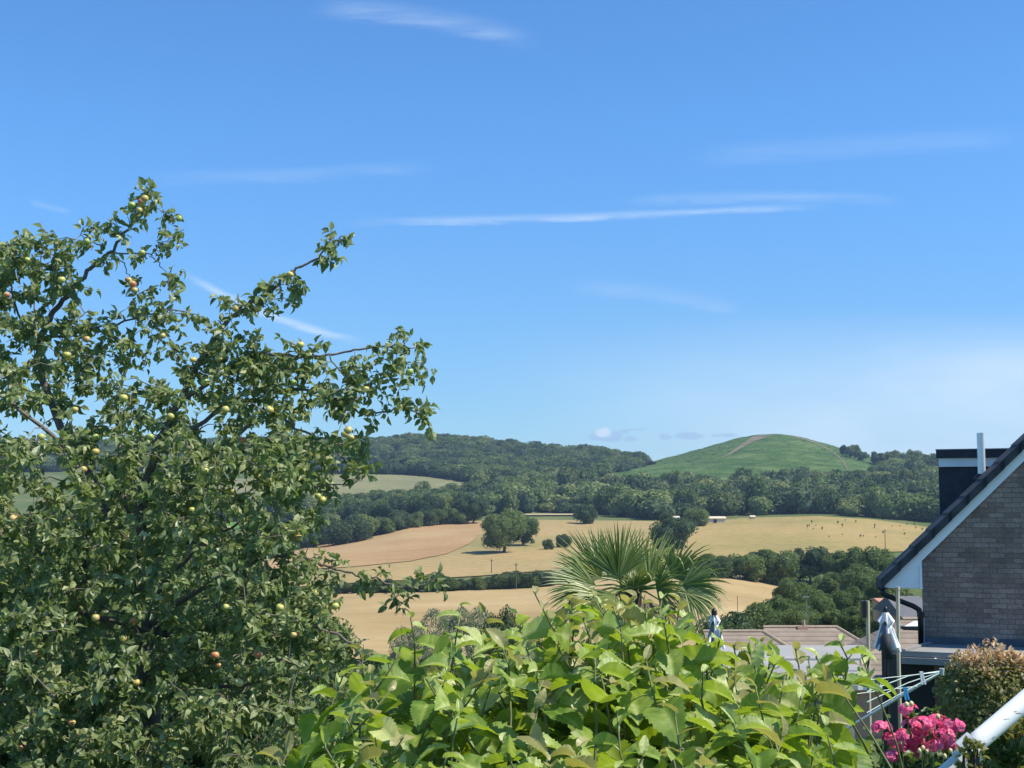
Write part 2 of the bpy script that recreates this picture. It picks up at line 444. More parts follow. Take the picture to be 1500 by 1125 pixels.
M_path = fieldmat('worn_hill_path', (.13,.125,.075), (.17,.15,.095), (.21,.18,.12), s1=.05, s2=.5, tex=.2)
M_track = fieldmat('pale_track', (.33,.28,.16), (.36,.30,.18), (.40,.33,.20), s1=.1, s2=.6, tex=.1)

def terrain_mesh():
    mb = MB()
    tx = np.linspace(-.8, .8, 560); Y = np.concatenate([np.geomspace(26, 400, 60)[:-1], np.linspace(400, 1900, 190)[:-1], np.geomspace(1900, 4200, 24)])
    TX, YY = np.meshgrid(tx, Y); X = TX*YY; Z = ground(X, YY)
    Z[YY < 29] -= .3
    mb.add(np.stack([X,YY,Z],-1).reshape(-1,3), [grid_faces(len(Y), len(tx))])
    o = mb.build('terrain', M_ground, smooth=True); tag(o, 'valley floor and slopes of rough grass under the fields and woods', 'ground', kind='structure')
    mb = MB()
    xs = np.linspace(-30, 30, 60); ys = np.linspace(-14, 29, 44); XX, YY = np.meshgrid(xs, ys); Z = ground(XX, YY)
    Z = Z + .03*np.sin(XX*1.7+YY*2.3)
    mb.add(np.stack([XX,YY,Z],-1).reshape(-1,3), [grid_faces(len(ys), len(xs))])
    o = mb.build('ground', M_lawn, smooth=True); tag(o, 'green garden ground sloping down under the shrubs', 'ground', kind='structure')
terrain_mesh()

def sheet(name, mat, top, bot, label, off=.35, step=4.0, ny=16, cat='field'):
    x0 = max(top[0][0], bot[0][0]); x1 = min(top[-1][0], bot[-1][0])
    xs = np.arange(x0, x1+.01, step); mb = MB(); V = []
    for x in xs:
        yt = np.interp(x, *zip(*top)); yb = np.interp(x, *zip(*bot))
        A = hit(x, yb); B = hit(x, yt)
        t = np.linspace(0, 1, ny); X = A[0]+(B[0]-A[0])*t; Y = A[1]+(B[1]-A[1])*t
        V.append(np.stack([X, Y, ground(X, Y)+off], -1))
    V = np.array(V).reshape(-1,3)
    mb.add(V, [grid_faces(len(xs), ny)[:, ::-1]])
    return tag(mb.build(name, mat, smooth=True), label, cat, kind='structure')
sheet('stubble_field', M_stub, [(300,886),(420,880),(520,868),(640,866),(770,860),(1000,841),(1060,841),(1110,847),(1150,857),(1170,868)],
      [(300,990),(1170,990)], 'nearest pale golden stubble field below the long hedgerow', ny=40)
sheet('tan_field', M_tan, [(300,830),(420,814),(470,797),(530,782),(590,769),(640,767),(710,764),(790,762),(960,764),(1012,766)],
      [(300,872),(420,862),(520,855),(700,845),(800,837),(1012,832)], 'dry tan field around the lone oak in mid valley', ny=24)
sheet('reddish_field', M_red, [(300,829.5),(420,813.5),(470,796.5),(530,781.5),(590,768.6),(640,766.6),(712,764.2)],
      [(300,850),(420,838),(520,832),(600,824),(655,813),(690,797),(712,768)], 'reddish brown stubble strip left of the lone oak', off=.6, ny=20)
sheet('pasture_field', M_past, [(1012,768),(1040,763.5),(1100,759),(1200,757),(1280,762),(1360,773),(1520,779)],
      [(1012,822),(1060,818),(1200,812),(1360,808),(1520,810)], 'dry greenish tan pasture right of the palm with young saplings', ny=20)
sheet('upland_field', M_grey, [(300,703),(440,700),(500,697),(560,695),(610,698),(665,704),(690,709)], [(300,733),(440,731),(500,730),(560,729),(620,726),(690,714)],
      'greyish olive field below the ridge wood', ny=12)
sheet('green_field', M_green, [(330,743),(370,738),(545,733),(560,735)], [(330,776),(440,770),(530,752),(560,745)], 'bright green field glimpsed through the apple tree', ny=10)
sheet('track', M_track, [(770,754.2),(870,754)], [(770,756.4),(870,756.2)], 'pale strip of track under the hill wood', off=.8, ny=4, cat='track')
def hill_sheet():
    mb = MB(); xs = np.arange(870, 1345, 3.0); V = []
    bot = [(870,724),(905,724),(930,724),(1000,724),(1100,722),(1240,716),(1300,700),(1345,692)]
    for x in xs:
        A = hit(x, np.interp(x, *zip(*bot))); t = np.linspace(0, 1, 60)
        Y = A[1]+(2000-A[1])*t; X = A[0]/A[1]*Y
        V.append(np.stack([X, Y, ground(X, Y)+.35], -1))
    mb.add(np.array(V).reshape(-1,3), [grid_faces(len(xs), 60)[:, ::-1]])
    tag(mb.build('hill', M_hill, smooth=True), 'smooth green conical hill on the skyline', 'hill', kind='structure')
hill_sheet()
def hill_path(pts, label, off=.75):
    mb = MB(); L_, R_ = [], []; V = []
    xs = [p[0] for p in pts]; tt = np.linspace(0, len(pts)-1, 40)
    for t in tt:
        x = np.interp(t, range(len(pts)), xs); y = np.interp(t, range(len(pts)), [p[1] for p in pts]); wd = np.interp(t, range(len(pts)), [p[2] for p in pts])
        for s in (-1, 1):
            h = hit(x+s*wd/2, y); V.append((h[0], h[1], h[2]+off))
    mb.add(V, [np.array([(2*i, 2*i+1, 2*i+3, 2*i+2) for i in range(len(tt)-1)])])
    tag(mb.build('hill_path', M_path, smooth=True), label, 'path', kind='structure')
hill_path([(1128,638.3,34),(1112,641,22),(1098,648,11),(1084,656,8),(1070,665,5),(1056,672,2)], 'pinkish bare path climbing the left flank to the summit')
hill_path([(1165,640.5,10),(1188,647,4),(1208,656,3),(1224,666,2.5),(1235,676,2),(1242,690,1.6)], 'pale worn path down the right flank of the hill')

# ------------------------------------------------------------------ summer haze in the valley air
mh, nth, outh = newmat('haze')
pv = nd(nth, 'ShaderNodeVolumePrincipled'); pv.inputs['Color'].default_value = (.50, .69, .97, 1); pv.inputs['Density'].default_value = 0.9e-4
pv.inputs['Anisotropy'].default_value = 0.0
nth.links.new(pv.outputs[0], outh.inputs['Volume'])
hz = MB(); hz.box((-3600, -80, -45), (3600, 4350, 190))
tag(hz.build('haze', mh), 'thin blue summer haze over the valley', 'haze', kind='stuff')

# ------------------------------------------------------------------ trees of the middle distance
M_bark = plain('bark', (.10,.075,.055), .9, scale=9, var=.35, bump=.4)
M_tree = leafmat('mid_foliage', [(0,(.056,.088,.028)),(.35,(.125,.170,.052)),(.7,(.20,.245,.078)),(1,(.28,.31,.12))], (.22,.32,.04), .32, .6, .2, nscale=1.6, objrand=.55)
M_dark = leafmat('dark_foliage', [(0,(.034,.058,.025)),(.5,(.068,.106,.042)),(1,(.12,.16,.065))], (.12,.19,.04), .26, .6, .2, nscale=1.6, objrand=.4)
M_wood = leafmat('wood_foliage', [(0,(.036,.064,.026)),(.4,(.088,.135,.044)),(.75,(.16,.21,.07)),(1,(.25,.29,.11))], (.2,.3,.04), .28, .6, .2)
M_greyb = leafmat('feathery_grey_foliage', [(0,(.16,.19,.12)),(1,(.32,.35,.22))], (.3,.35,.16), .36, .6, .2, nscale=1.2)

ICO = None
def ico(sub=2):
    import bmesh
    bm = bmesh.new(); bmesh.ops.create_icosphere(bm, subdivisions=sub, radius=1.0)
    V = np.array([v.co[:] for v in bm.verts]); f = np.array([[v.index for v in q.verts] for q in bm.faces]); bm.free()
    return V, f
IV1, IF1 = ico(1); IV2, IF2 = ico(2); IV3, IF3 = ico(3)

def crown_data(seed, n, leaf, lobes=16, z0=.12, rad=.42, lob=(.15,.24), top=1.0, up=.35, droop=0.0, round_=1.0, core=True, jit=.5):
    """unit-high crown: leaf-sized faces on the outside of many lobes"""
    r = np.random.default_rng(seed)
    zc = (z0+top)/2; hz = (top-z0)/2
    C = []; RR = []
    k = 0
    while len(C) < lobes and k < 2000:
        k += 1
        v = unit(r.normal(size=3)); q = r.random()**.45*.78
        rr = r.uniform(*lob)
        c = np.array([v[0]*(rad)*q, v[1]*(rad)*q, zc+v[2]*(hz)*q])
        if c[2]-rr*.9 < z0-.02: c[2] = z0+rr*.9
        if c[2]+rr > top: c[2] = top-rr
        C.append(c); RR.append(rr)
    C = np.array(C); RR = np.array(RR)
    pos, nrm, tn = [], [], []
    while len(pos) < n:
        m = n*2
        i = r.integers(0, len(C), m); v = unit(r.normal(size=(m,3))+[0,0,up]); q = r.uniform(.86,1.1,m)
        p = C[i]+v*(RR[i]*q)[:,None]
        dd = np.linalg.norm(p[:,None]-C[None], axis=2)/RR[None]
        dd[np.arange(m), i] = 9
        ok = (dd.min(1) > .8)
        pos += list(p[ok]); nrm += list(v[ok]); tn += list((i[ok]*0.37) % 1.0)
    pos = np.array(pos[:n]); nrm = np.array(nrm[:n]); tn = np.array(tn[:n])
    d = unit(r.normal(size=(n,3))*.8 + [0,0,-.25-droop])
    nn = unit(nrm*1.0+r.normal(size=(n,3))*jit)
    return C, RR, pos, d, nn, .25*tn+.5*r.random(n)+.12, r, leaf, core
def crown_mb(data, mb=None):
    C, RR, pos, d, nn, tn, r, leaf, core = data
    mb = mb or MB(); n = len(pos)
    L = leaf*r.uniform(.7,1.5,n)
    leaves(mb, TD, pos-d*(L*.5)[:,None], d, nn, L, L*r.uniform(.3,.55,n), 0, .15, tint=tn)
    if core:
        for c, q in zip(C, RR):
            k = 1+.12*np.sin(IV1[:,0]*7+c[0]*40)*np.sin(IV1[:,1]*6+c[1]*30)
            mb.add(IV1*(q*.86*k)[:,None]+c, [IF1], .25)  # added inner core, tinted darker to block light and shade the gaps
    return mb
def trunk_mb(seed, r0=.035, top=.6):
    r = np.random.default_rng(seed); mb = MB()
    p = [Vector((r.normal()*.01*i, r.normal()*.01*i, -.04+(top+.04)*i/5)) for i in range(6)]
    mb.tube(p, [r0*(1.35 if i == 0 else 1)*(1-.13*i) for i in range(6)], 7)
    for k in range(7):
        a = k*2.4+r.random(); b = p[2+k % 3]
        e = b+Vector((math.cos(a)*.25, math.sin(a)*.25, .14+.16*r.random()))
        mb.tube([b, (b+e)/2+Vector((0,0,-.02)), e], [r0*.5, r0*.35, r0*.12], 5)
    return mb
PROTO = {}
def proto(kind, variants, mat, tr=True, **kw):
    out = []
    for s in range(variants):
        cm = crown_mb(crown_data(hash(kind) % 1 + s*13+len(kind), **kw)).mesh(kind+'_crown', mat)
        tm = trunk_mb(s+5).mesh(kind+'_trunk', M_bark, True) if tr else None
        out.append((cm, tm))
    PROTO[kind] = out
proto('broad', 5, M_tree, n=5600, leaf=.03, lobes=30, rad=.52, z0=.03, lob=(.11,.22))
proto('broad_dark', 2, M_dark, n=5600, leaf=.029, lobes=30, rad=.5, z0=.02, lob=(.11,.21))
proto('hedge', 5, M_tree, n=2600, leaf=.05, lobes=14, z0=0.0, rad=.55, lob=(.2,.32))
proto('hedge_dark', 4, M_dark, n=2600, leaf=.05, lobes=14, z0=0.0, rad=.55, lob=(.2,.32))
proto('near_hedge', 3, M_tree, n=15000, leaf=.02, lobes=26, z0=0.0, rad=.55, lob=(.12,.26))
proto('near_dark', 3, M_dark, n=15000, leaf=.02, lobes=26, z0=0.0, rad=.55, lob=(.12,.26))
proto('feather', 1, M_greyb, n=26000, leaf=.016, lobes=40, z0=0.0, rad=.6, lob=(.1,.24), core=False)
cnt = {}
def put_tree(kind, x, yb, hpx, wk, label, cat='tree', group=None, Y=None, name='tree', hm=None):
    """base seen at pixel (x,yb); hpx tall in photo pixels; wk width factor"""
    if Y is None: X, Y, Z = hit(x, yb)
    else:
        X = float(pt(x, yb)[0])*Y; Z = g1(X, Y)
    h = hm or hpx*Y/F
    i = cnt.get(kind, 0); cnt[kind] = i+1
    cm, tm = PROTO[kind][(i*3+int(x)) % len(PROTO[kind])]
    e = thing(name, (X, Y, Z-.05*h if tm is None else Z), label, cat, group)
    e.scale = (h*wk, h*wk, h); e.rotation_euler = (0, 0, (i*2.39996+x) % 6.283)
    o = bpy.data.objects.new('crown', cm); COL.objects.link(o); o.parent = e
    if tm is not None:
        t = bpy.data.objects.new('trunk', tm); COL.objects.link(t); t.parent = e
    return e
# lone trees
put_tree('broad', 738, 810, 66, 1.02, 'big lone oak with a full round crown standing in the tan field', name='oak_tree')
put_tree('broad', 766, 800, 46, 1.0, 'smaller round tree tucked behind the right side of the lone oak', name='oak_tree')
put_tree('broad_dark', 985, 815, 70, 1.0, 'tall dark tree standing just behind the palm crown', name='oak_tree')
put_tree('broad_dark', 694, 768, 47, .98, 'dark rounded tree at the top edge of the reddish stubble', name='oak_tree')
put_tree('hedge', 1018, 771, 27, 1.3, 'round bush left of the cream barn', 'bush', name='bush')
put_tree('hedge', 803, 806, 16, .9, 'small scrubby bush right of the lone oak, left of two', 'bush', name='bush')
put_tree('hedge_dark', 826, 803, 21, 1.0, 'larger scrubby bush between the lone oak and the palm', 'bush', name='bush')
put_tree('hedge', 780, 797, 8, .9, 'tiny bush close to the right edge of the lone oak', 'bush', name='bush')
put_tree('hedge_dark', 860, 768, 28, 1.2, 'dark bush on the pale track above the palm', 'bush', name='bush')
# belt of hedge trees running down to the left
gl = 'dark green trees in the belt above the reddish stubble'
for i, (x, yb, h, wk) in enumerate([(470,800,34,1.1),(492,800,36,1.2),(512,797,42,1.2),(530,792,38,1.15),(548,786,28,1.2),(566,783,24,1.2),(584,778,30,1.2),(602,774,26,1.2),(620,772,26,1.3),
        (640,770,24,1.2),(660,769,24,1.2),(676,769,26,1.2),(540,765,30,1.1),(560,763,34,1.1),(580,762,34,1.1),(602,760,34,1.1),(624,760,36,1.1),(646,758,36,1.1),(668,757,34,1.1),
        (500,768,26,1.1),(520,768,30,1.1),(480,778,26,1.1),(455,804,24,1.2),(440,803,28,1.2),(400,790,34,1.2),(380,792,38,1.2)]):
    put_tree(('hedge','hedge_dark')[i % 2 == 0], x, yb, h, wk, 'green hedgerow tree in the belt running above the reddish stubble strip', 'tree', gl, name='hedgerow_tree')
# long hedge between the two near fields, left part
for i, x in enumerate(np.arange(500, 812, 12.5)):
    yb = np.interp(x, [500,640,770,812], [871,868,863,860]); h = [19,16,20,15,23,17,21][i % 7] + (6 if 620 < x < 650 or x > 735 else 0)
    put_tree(('hedge_dark','hedge')[i % 3 == 1], x+rng.normal()*2, yb, h, 1.3, 'low hedgerow bush in the dark hedge left of the palm', 'bush', 'bushes of the long hedge left of the palm', name='hedge_bush')
# same hedge right of the palm
for i, (x, yb, h, wk) in enumerate([(1000,848,30,1.2),(1018,845,32,1.2),(1036,846,34,1.2),(1054,848,32,1.2),(1072,849,37,1.1),(1092,852,42,1.1),(1110,853,46,1.1),(1128,856,50,1.05),(1146,860,55,1.0)]):
    put_tree(('hedge','hedge_dark')[i % 3 == 0], x, yb, h, wk, 'leafy bush in the hedge right of the palm', 'bush', 'bushes of the hedge right of the palm', name='hedge_bush')
# clump of big trees right of centre
for i, (x, yt, h, Y, k, lab) in enumerate([
    (1186,795,17,430,'broad_dark','tall broad dark tree rising highest behind the grey roofs'),
    (1232,806,15,400,'broad','rounded green tree just right of the tallest dark tree'),
    (1276,791,16,395,'broad','tree reaching highest beside the black eave of the brick house'),
    (1262,826,13,330,'broad','mid green tree in the clump left of the black eave'),
    (1212,838,13,340,'broad','pale green tree in the middle of the clump'),
    (1240,858,11,260,'broad','green tree in the clump behind the left pale post'),
    (1166,846,9.5,250,'broad','greyish rounded tree at the edge of the golden field'),
    (1190,860,9,235,'broad','grey green tree with an airy crown above the tiled roof'),
    (1142,872,7,210,'broad','spreading green tree at the left foot of the clump'),
    (1122,884,5.5,205,'hedge','low bush beside the golden field, left foot of the clump'),
    (1168,884,6.5,190,'broad','low green tree directly above the tiled roof ridge'),
    (1216,892,7,185,'broad','low green tree behind the tiled roof hip'),
    (1252,888,7,180,'broad','low green tree between the roof hip and the white parasol'),
    (1282,880,7.5,190,'broad','green tree right behind the folded white parasol'),
    (1300,846,11,260,'broad','green tree below the black gutter corner'),
    (1318,884,6,170,'hedge','green bush seen under the sloping black pipe'),
    (1070,898,5,150,'hedge_dark','dark bush behind the right palm fronds'),
    (1052,905,5,140,'hedge_dark','dark bush under the right palm fronds'),
    (1325,800,16,420,'broad','green tree half hidden by the roof verge')]):
    X = float(pt(x, 800)[0])*Y; zg = g1(X, Y); ztop = P(x, yt, Y).z
    put_tree(k, x, 800, 0, 1.0 if k != 'hedge' else 1.2, lab, 'tree' if k[0] == 'b' else 'bush', None, Y=Y, name='broadleaf_tree' if k[0] == 'b' else 'bush', hm=ztop-zg)
# garden trees and bushes between the shrub and the valley
for (x, yt, Y, k, wk, lab) in [
    (668,880,62,'feather',.55,'feathery grey green tree in front of the golden field'),
    (612,912,58,'feather',.5,'small feathery grey bush left of the bigger feathery tree'),
    (745,884,48,'hedge_dark',.38,'dark evergreen bush just left of the palm'),
    (800,930,40,'hedge_dark',.6,'dark bush under the palm, behind the big leaved shrub'),
    (700,928,44,'hedge',.8,'green garden bush behind the big leaved shrub, left of the palm'),
    (640,940,40,'hedge',.8,'green garden bush behind the shrub below the feathery tree'),
    (560,950,36,'hedge_dark',.8,'dark garden bush behind the shrub close to the apple tree'),
    (880,930,38,'hedge',.8,'green garden bush below the palm trunk'),
    (970,930,36,'hedge_dark',.8,'dark garden bush below the right half of the palm'),
    (500,985,22,'hedge_dark',1.2,'dark hedge bush in the gap between apple tree and big leaved shrub'),
    (420,960,24,'hedge_dark',1.2,'dark hedge bush behind the lower apple branches'),
    (330,950,24,'hedge_dark',1.3,'dark hedge bush behind the middle of the apple tree'),
    (230,950,24,'hedge',1.3,'green hedge bush behind the apple trunk'),
    (120,940,24,'hedge_dark',1.3,'dark hedge bush behind the left apple branches'),
    (20,940,24,'hedge',1.3,'green hedge bush at the far left behind the apple tree')]:
    X = float(pt(x, 900)[0])*Y; zg = g1(X, Y); ztop = P(x, yt, Y).z
    put_tree(k.replace('hedge_dark','near_dark').replace('hedge','near_hedge') if k != 'feather' else k, x, 900, 0, wk, lab, 'bush', None, Y=Y, name='garden_bush', hm=ztop-zg)
for (x, yt, Y, k, lab) in [(30,690,120,'broad_dark','tall dark tree glimpsed behind the far left of the apple tree'),(110,725,100,'broad','green tree glimpsed through the apple tree left of its trunk'),(190,700,130,'broad_dark','dark tree right behind the upper apple trunk'),
    (262,742,110,'broad_dark','dark tree glimpsed through the apple tree right of its trunk'),(330,800,90,'broad','green tree glimpsed low through the right side of the apple tree'),(392,838,80,'broad_dark','dark tree glimpsed behind the lower right apple branches'),(440,890,75,'broad','small green tree in the gap between apple tree and golden field'),(-30,740,90,'broad','green tree at the far left edge behind the apple tree')]:
    X = float(pt(x, 800)[0])*Y; zg = g1(X, Y); put_tree(k, x, 800, 0, 1.0, lab, 'tree', None, Y=Y, name='broadleaf_tree', hm=P(x, yt, Y).z-zg)
# trees on the skyline right of the hill
for i, (x, yb, h) in enumerate([(1240,668,18),(1252,672,21),(1264,676,16),(1287,683,24),(1300,684,23),(1312,686,27),(1326,688,26),(1340,690,30),(1354,692,27),(1368,694,32),(1384,697,32)]):
    put_tree(('broad','broad_dark')[i % 3 == 0], x, yb, h, 1.15, 'skyline tree on the right shoulder of the green hill', 'tree', 'skyline trees right of the hill', name='skyline_tree')
for x, yb, h in [(938,683,8),(947,682,7),(956,681,6)]:
    put_tree('hedge_dark', x, yb, h, 1.5, 'small skyline bush in the saddle between wood and hill', 'bush', 'small bushes in the saddle', name='skyline_bush')
# saplings in guards on the right-hand field
sap_c = crown_mb(crown_data(77, n=120, leaf=.12, lobes=5, z0=.45, rad=.16, lob=(.1,.16), core=False)).mesh('sapling_crown', M_tree)
mbx = MB(); mbx.tube([(0,0,-.05),(0,0,.75)], .03, 6); sap_t = mbx.mesh('sapling_stake', plain('grey_stake', (.16,.13,.10), .9))
for i in range(26):
    x = rng.uniform(1180, 1352); y = rng.uniform(768, 792)
    if 1215 < x < 1260 and i % 2: y -= 4
    X, Y, Z = hit(x, y); h = rng.uniform(1.2, 2.5)
    e = thing('sapling', (X,Y,Z), 'staked young sapling on the dry field right of the palm', 'sapling', 'staked saplings on the right hand field')
    e.scale = (h,h,h)
    for nm, me in (('crown', sap_c), ('stake', sap_t)):
        o = bpy.data.objects.new(nm, me); COL.objects.link(o); o.parent = e

# ------------------------------------------------------------------ far woods (one mass each)
WP = [crown_data(300+s, n=560, leaf=.085, lobes=6, z0=.0, rad=.46, lob=(.27,.40), up=.5, jit=.34) for s in range(6)]
WPM = []
M_wood2 = leafmat('dark_wood_foliage', [(0,(.028,.050,.024)),(.5,(.062,.098,.042)),(1,(.12,.16,.07))], (.12,.2,.04), .24, .6, .2)
M_wood3 = leafmat('pale_wood_foliage', [(0,(.07,.10,.035)),(.5,(.14,.175,.06)),(1,(.24,.26,.10))], (.25,.32,.05), .3, .6, .2)
for d in WP:
    m = crown_mb(d); WPM.append((np.concatenate(m.V), [f for f in m.Fc], np.concatenate(m.T)))
def wood(name, xr, lower, upper, step, hr, wr, label, tint=(.15,.6), Ymax=None, seed=1, mix=(.5,.82), low=False):
    r = np.random.default_rng(seed); mb = MB(); cells = {}
    lo = {}; 
    xs = np.arange(xr[0], xr[1]+1, 6.0)
    Yl = np.array([hit(x, np.interp(x, *zip(*lower)))[1] for x in xs])
    Yu = np.array([(hit(x, np.interp(x, *zip(*upper)))[1] if upper else Ymax) for x in xs])
    N = 60000; k = 0
    X_, Y_ = [], []
    px = r.uniform(xr[0], xr[1], N); u = r.random(N)
    a = np.interp(px, xs, Yl); b = np.interp(px, xs, Yu)
    YY = np.sqrt(a**2+(np.maximum(b,a)**2-a**2)*u); tx, _ = pt(px, np.full(N, 700.0)); XX = tx*YY
    for X, Y, aa, bb in zip(XX, YY, a, b):
        if bb <= aa+1: continue
        c = (int(math.floor(X/step)), int(math.floor(Y/step)))
        if any(((X-q[0])**2+(Y-q[1])**2) < step*step*.8 for i in (-1,0,1) for j in (-1,0,1) for q in cells.get((c[0]+i, c[1]+j), ())): continue
        cells.setdefault(c, []).append((X, Y)); X_.append(X); Y_.append(Y)
    Z_ = ground(np.array(X_), np.array(Y_))
    for X, Y, Z in zip(X_, Y_, Z_):
        V, fc, T = (LOWP if low else WPM)[r.integers(0, 6)]; uu_ = r.random(); mi_ = 0 if uu_ < mix[0] else (1 if uu_ < mix[1] else 2)
        h = r.uniform(*hr); w_ = r.uniform(*wr)
        if r.random() < .12 and not low and Ymax is None: h *= 1.3; w_ *= .8
        t = r.uniform(0, 6.283); ca, sa = math.cos(t), math.sin(t)
        Vt = np.stack([(V[:,0]*ca-V[:,1]*sa)*w_+X, (V[:,0]*sa+V[:,1]*ca)*w_+Y, V[:,2]*h+Z-.8], -1)
        base = mb.n
        mb.V.append(Vt); mb.T.append(np.clip((T-.45)*.45+.2+r.uniform(*tint), 0, 1)); mb.n += len(Vt)
        for f in fc: mb.Fc.append(f+base); mb.M.append(mi_)
    print(name, len(X_), 'trees')
    return tag(mb.build(name, [M_wood, M_wood2, M_wood3]), label, 'wood', kind='stuff')
wood('ridge_wood', (-60, 938), [(-60,692),(250,690),(540,695),(600,696),(640,699),(690,708),(740,712),(790,712),(830,706),(880,700),(905,692),(925,687),(938,684)], None, 13.5, (8,18), (15,27),
     'dark broadleaf wood covering the ridge left of the green hill', (-.05,.5), 1830, 3)
wood('hillfoot_wood', (690, 1540), [(690,756),(780,752),(850,752),(960,761),(1040,756),(1100,756),(1200,752),(1240,757),(1300,760),(1420,768)],
     [(690,720),(760,724),(850,724),(930,722),(1000,720),(1060,719),(1120,718),(1180,716),(1240,713),(1270,707),(1300,696),(1330,686),(1420,690)], 12.5, (7,19), (12,23),
     'mixed green wood spreading across the foot of the hill', (.02,.85), None, 5)
wood('hillside_scrub', (560, 1010), [(560,742),(640,738),(690,735),(760,727),(850,727),(930,725),(1010,722)], [(560,731),(620,728),(660,716),(700,711),(780,710),(850,706),(905,703),(930,706),(1010,716)], 9.5, (2.5,6), (6,11),
     'pale green scrub between the ridge wood and the hillfoot wood', (.4,.8), None, 8)
LOWP = []
for s_ in range(6):
    m = crown_mb(crown_data(500+s_, n=90, leaf=.2, lobes=5, z0=.0, rad=.5, lob=(.22,.36), up=.6, jit=.4, core=False)); LOWP.append((np.concatenate(m.V), [f for f in m.Fc], np.concatenate(m.T)))
wood('hill_scrub', (900, 1330), [(900,710),(930,712),(1000,714),(1100,714),(1240,710),(1300,694),(1330,688)], None, 11, (.5,1.3), (4,10), 'low bracken and scrub roughening the slopes of the green hill', (.25,.6), 1815, 12, (.9,.95), True)
wood('belt_wood', (330, 700), [(330,765),(480,762),(540,756),(600,752),(700,752)], [(330,755),(480,750),(540,738),(560,735),(640,732),(700,730)], 10, (8,12), (10,15),
     'grey green wood behind the hedgerow belt on the left', (.1,.5), None, 9)

# ------------------------------------------------------------------ far buildings, poles
M_cream = plain('cream_render', (.62,.52,.36), .8, var=.1, scale=.4)
M_white = plain('white_render', (.72,.70,.66), .8, var=.06, scale=.4)
M_pinkb = plain('pink_brick', (.48,.29,.21), .85, var=.15, scale=.6)
M_orr = plain('orange_tiles', (.46,.24,.15), .85, var=.15, scale=1.0)
M_slate = plain('slate_tiles', (.13,.13,.14), .8, var=.15, scale=.6)
M_darkh = plain('dark_opening', (.02,.02,.022), .5, var=.1)
def far_house(name, x, yb, wpx, hpx, roofpx, wall, roof, label, depth=8, chim=0, opening=None, Y=None):
    X, Y, Z = hit(x, yb) if Y is None else (float(pt(x, yb)[0])*Y, Y, P(x, yb, Y).z)
    s = Y/F; w_ = wpx*s/2; h = hpx*s; rh = roofpx*s
    e = thing(name, (X,Y,Z), label, 'building')
    m = MB(); m.box((X-w_,Y,Z-2),(X+w_,Y+depth,Z+h)); m.build('wall', wall, e)
    m = MB(); a = [(X-w_-.4,Y-.4,Z+h+.02),(X-w_-.4,Y+depth+.4,Z+h+.02),(X-w_-.4,Y+depth/2,Z+h+rh)]
    m.prism(a, (2*w_+.8,0,0)); r_ = m.build('roof', roof, e)
    for k in range(chim):
        cx = X+(k-.5)*w_*1.1; m = MB(); m.box((cx-.7,Y+depth*.4,Z+h),(cx+.7,Y+depth*.6,Z+h+rh+3.2)); m.build('chimney', M_white, r_)
    if opening:
        for (a0, b0, c0) in opening:
            m = MB(); m.box((X-w_+a0*2*w_,Y-.15,Z),(X-w_+b0*2*w_,Y+.3,Z+c0*h)); m.build('opening', M_darkh, e)
far_house('cottage', 834, 711, 14, 10, 5, M_white, M_white, 'small white house at the edge of the ridge wood', 8)
far_house('barn', 1050, 767, 26, 7.5, 3, M_cream, M_cream, 'long low cream barn with a dark doorway under the hill wood', 8, 0, [(.32,.5,.8)])
far_house('shed', 1103, 761, 6, 4, 2, M_cream, M_cream, 'tiny pale shed at the top edge of the right hand pasture', 4)
far_house('shed', 991, 763, 8, 5, 2, M_white, M_cream, 'tiny pale shed between the dark tree and the round bush', 4)
far_house('cottage', 1288, 756, 24, 8, 8, M_white, M_slate, 'grey roofed cottage with two white chimneys in the hill wood', 7, 2)
far_house('farmhouse', 1331, 760, 26, 9, 9, M_pinkb, M_orr, 'pink brick farmhouse with orange roof near the dormer', 8, 0, [(.2,.3,.5),(.5,.6,.5)])
M_pole = plain('weathered_pole', (.11,.09,.07), .9, var=.2, scale=3)
for (x, yb, h, Y, lab) in [(720,841,22,None,'thin utility pole in the tan field below the lone oak'),(756,865,40,None,'taller utility pole beside the hedge left of the palm'),
        (1081,930,56,200,'utility pole on the golden field right of the palm'),(1297,812,36,None,'utility pole on the right field left of the roof verge')]:
    if Y is None: X, Y, Z = hit(x, yb)
    else: X = float(pt(x, yb)[0])*Y; Z = P(x, yb, Y).z
    e = thing('utility_pole', (X,Y,Z), lab, 'pole'); s = Y/F; w_p = .17 if Y > 210 else .06
    m = MB(); m.tube([(X,Y,Z-2),(X,Y,Z+h*s)], [w_p,w_p*.7], 8); m.build('shaft', M_pole, e)
    if Y < 210: continue
    m = MB(); m.box((X-.7,Y-.2,Z+h*s-.7),(X+.7,Y-.08,Z+h*s-.55)); m.build('crossarm', M_pole, e)
Y = 140; X = float(pt(1181,874)[0])*Y; zt = P(1181,875,Y).z; zb = g1(X, Y)
e = thing('street_lamp', (X,Y,zb), 'pale street lamp with a flat head among the clump of trees', 'street lamp')
M_galv = plain('galvanised_steel', (.24,.26,.26), .45, .3, var=.1)
m = MB(); m.tube([(X,Y,zb),(X,Y,zt)], [.06,.035], 8); m.build('post', M_galv, e)
m = MB(); m.box((X-.3,Y-.12,zt),(X+.3,Y+.12,zt+.08)); m.build('lamp_head', M_galv, e)

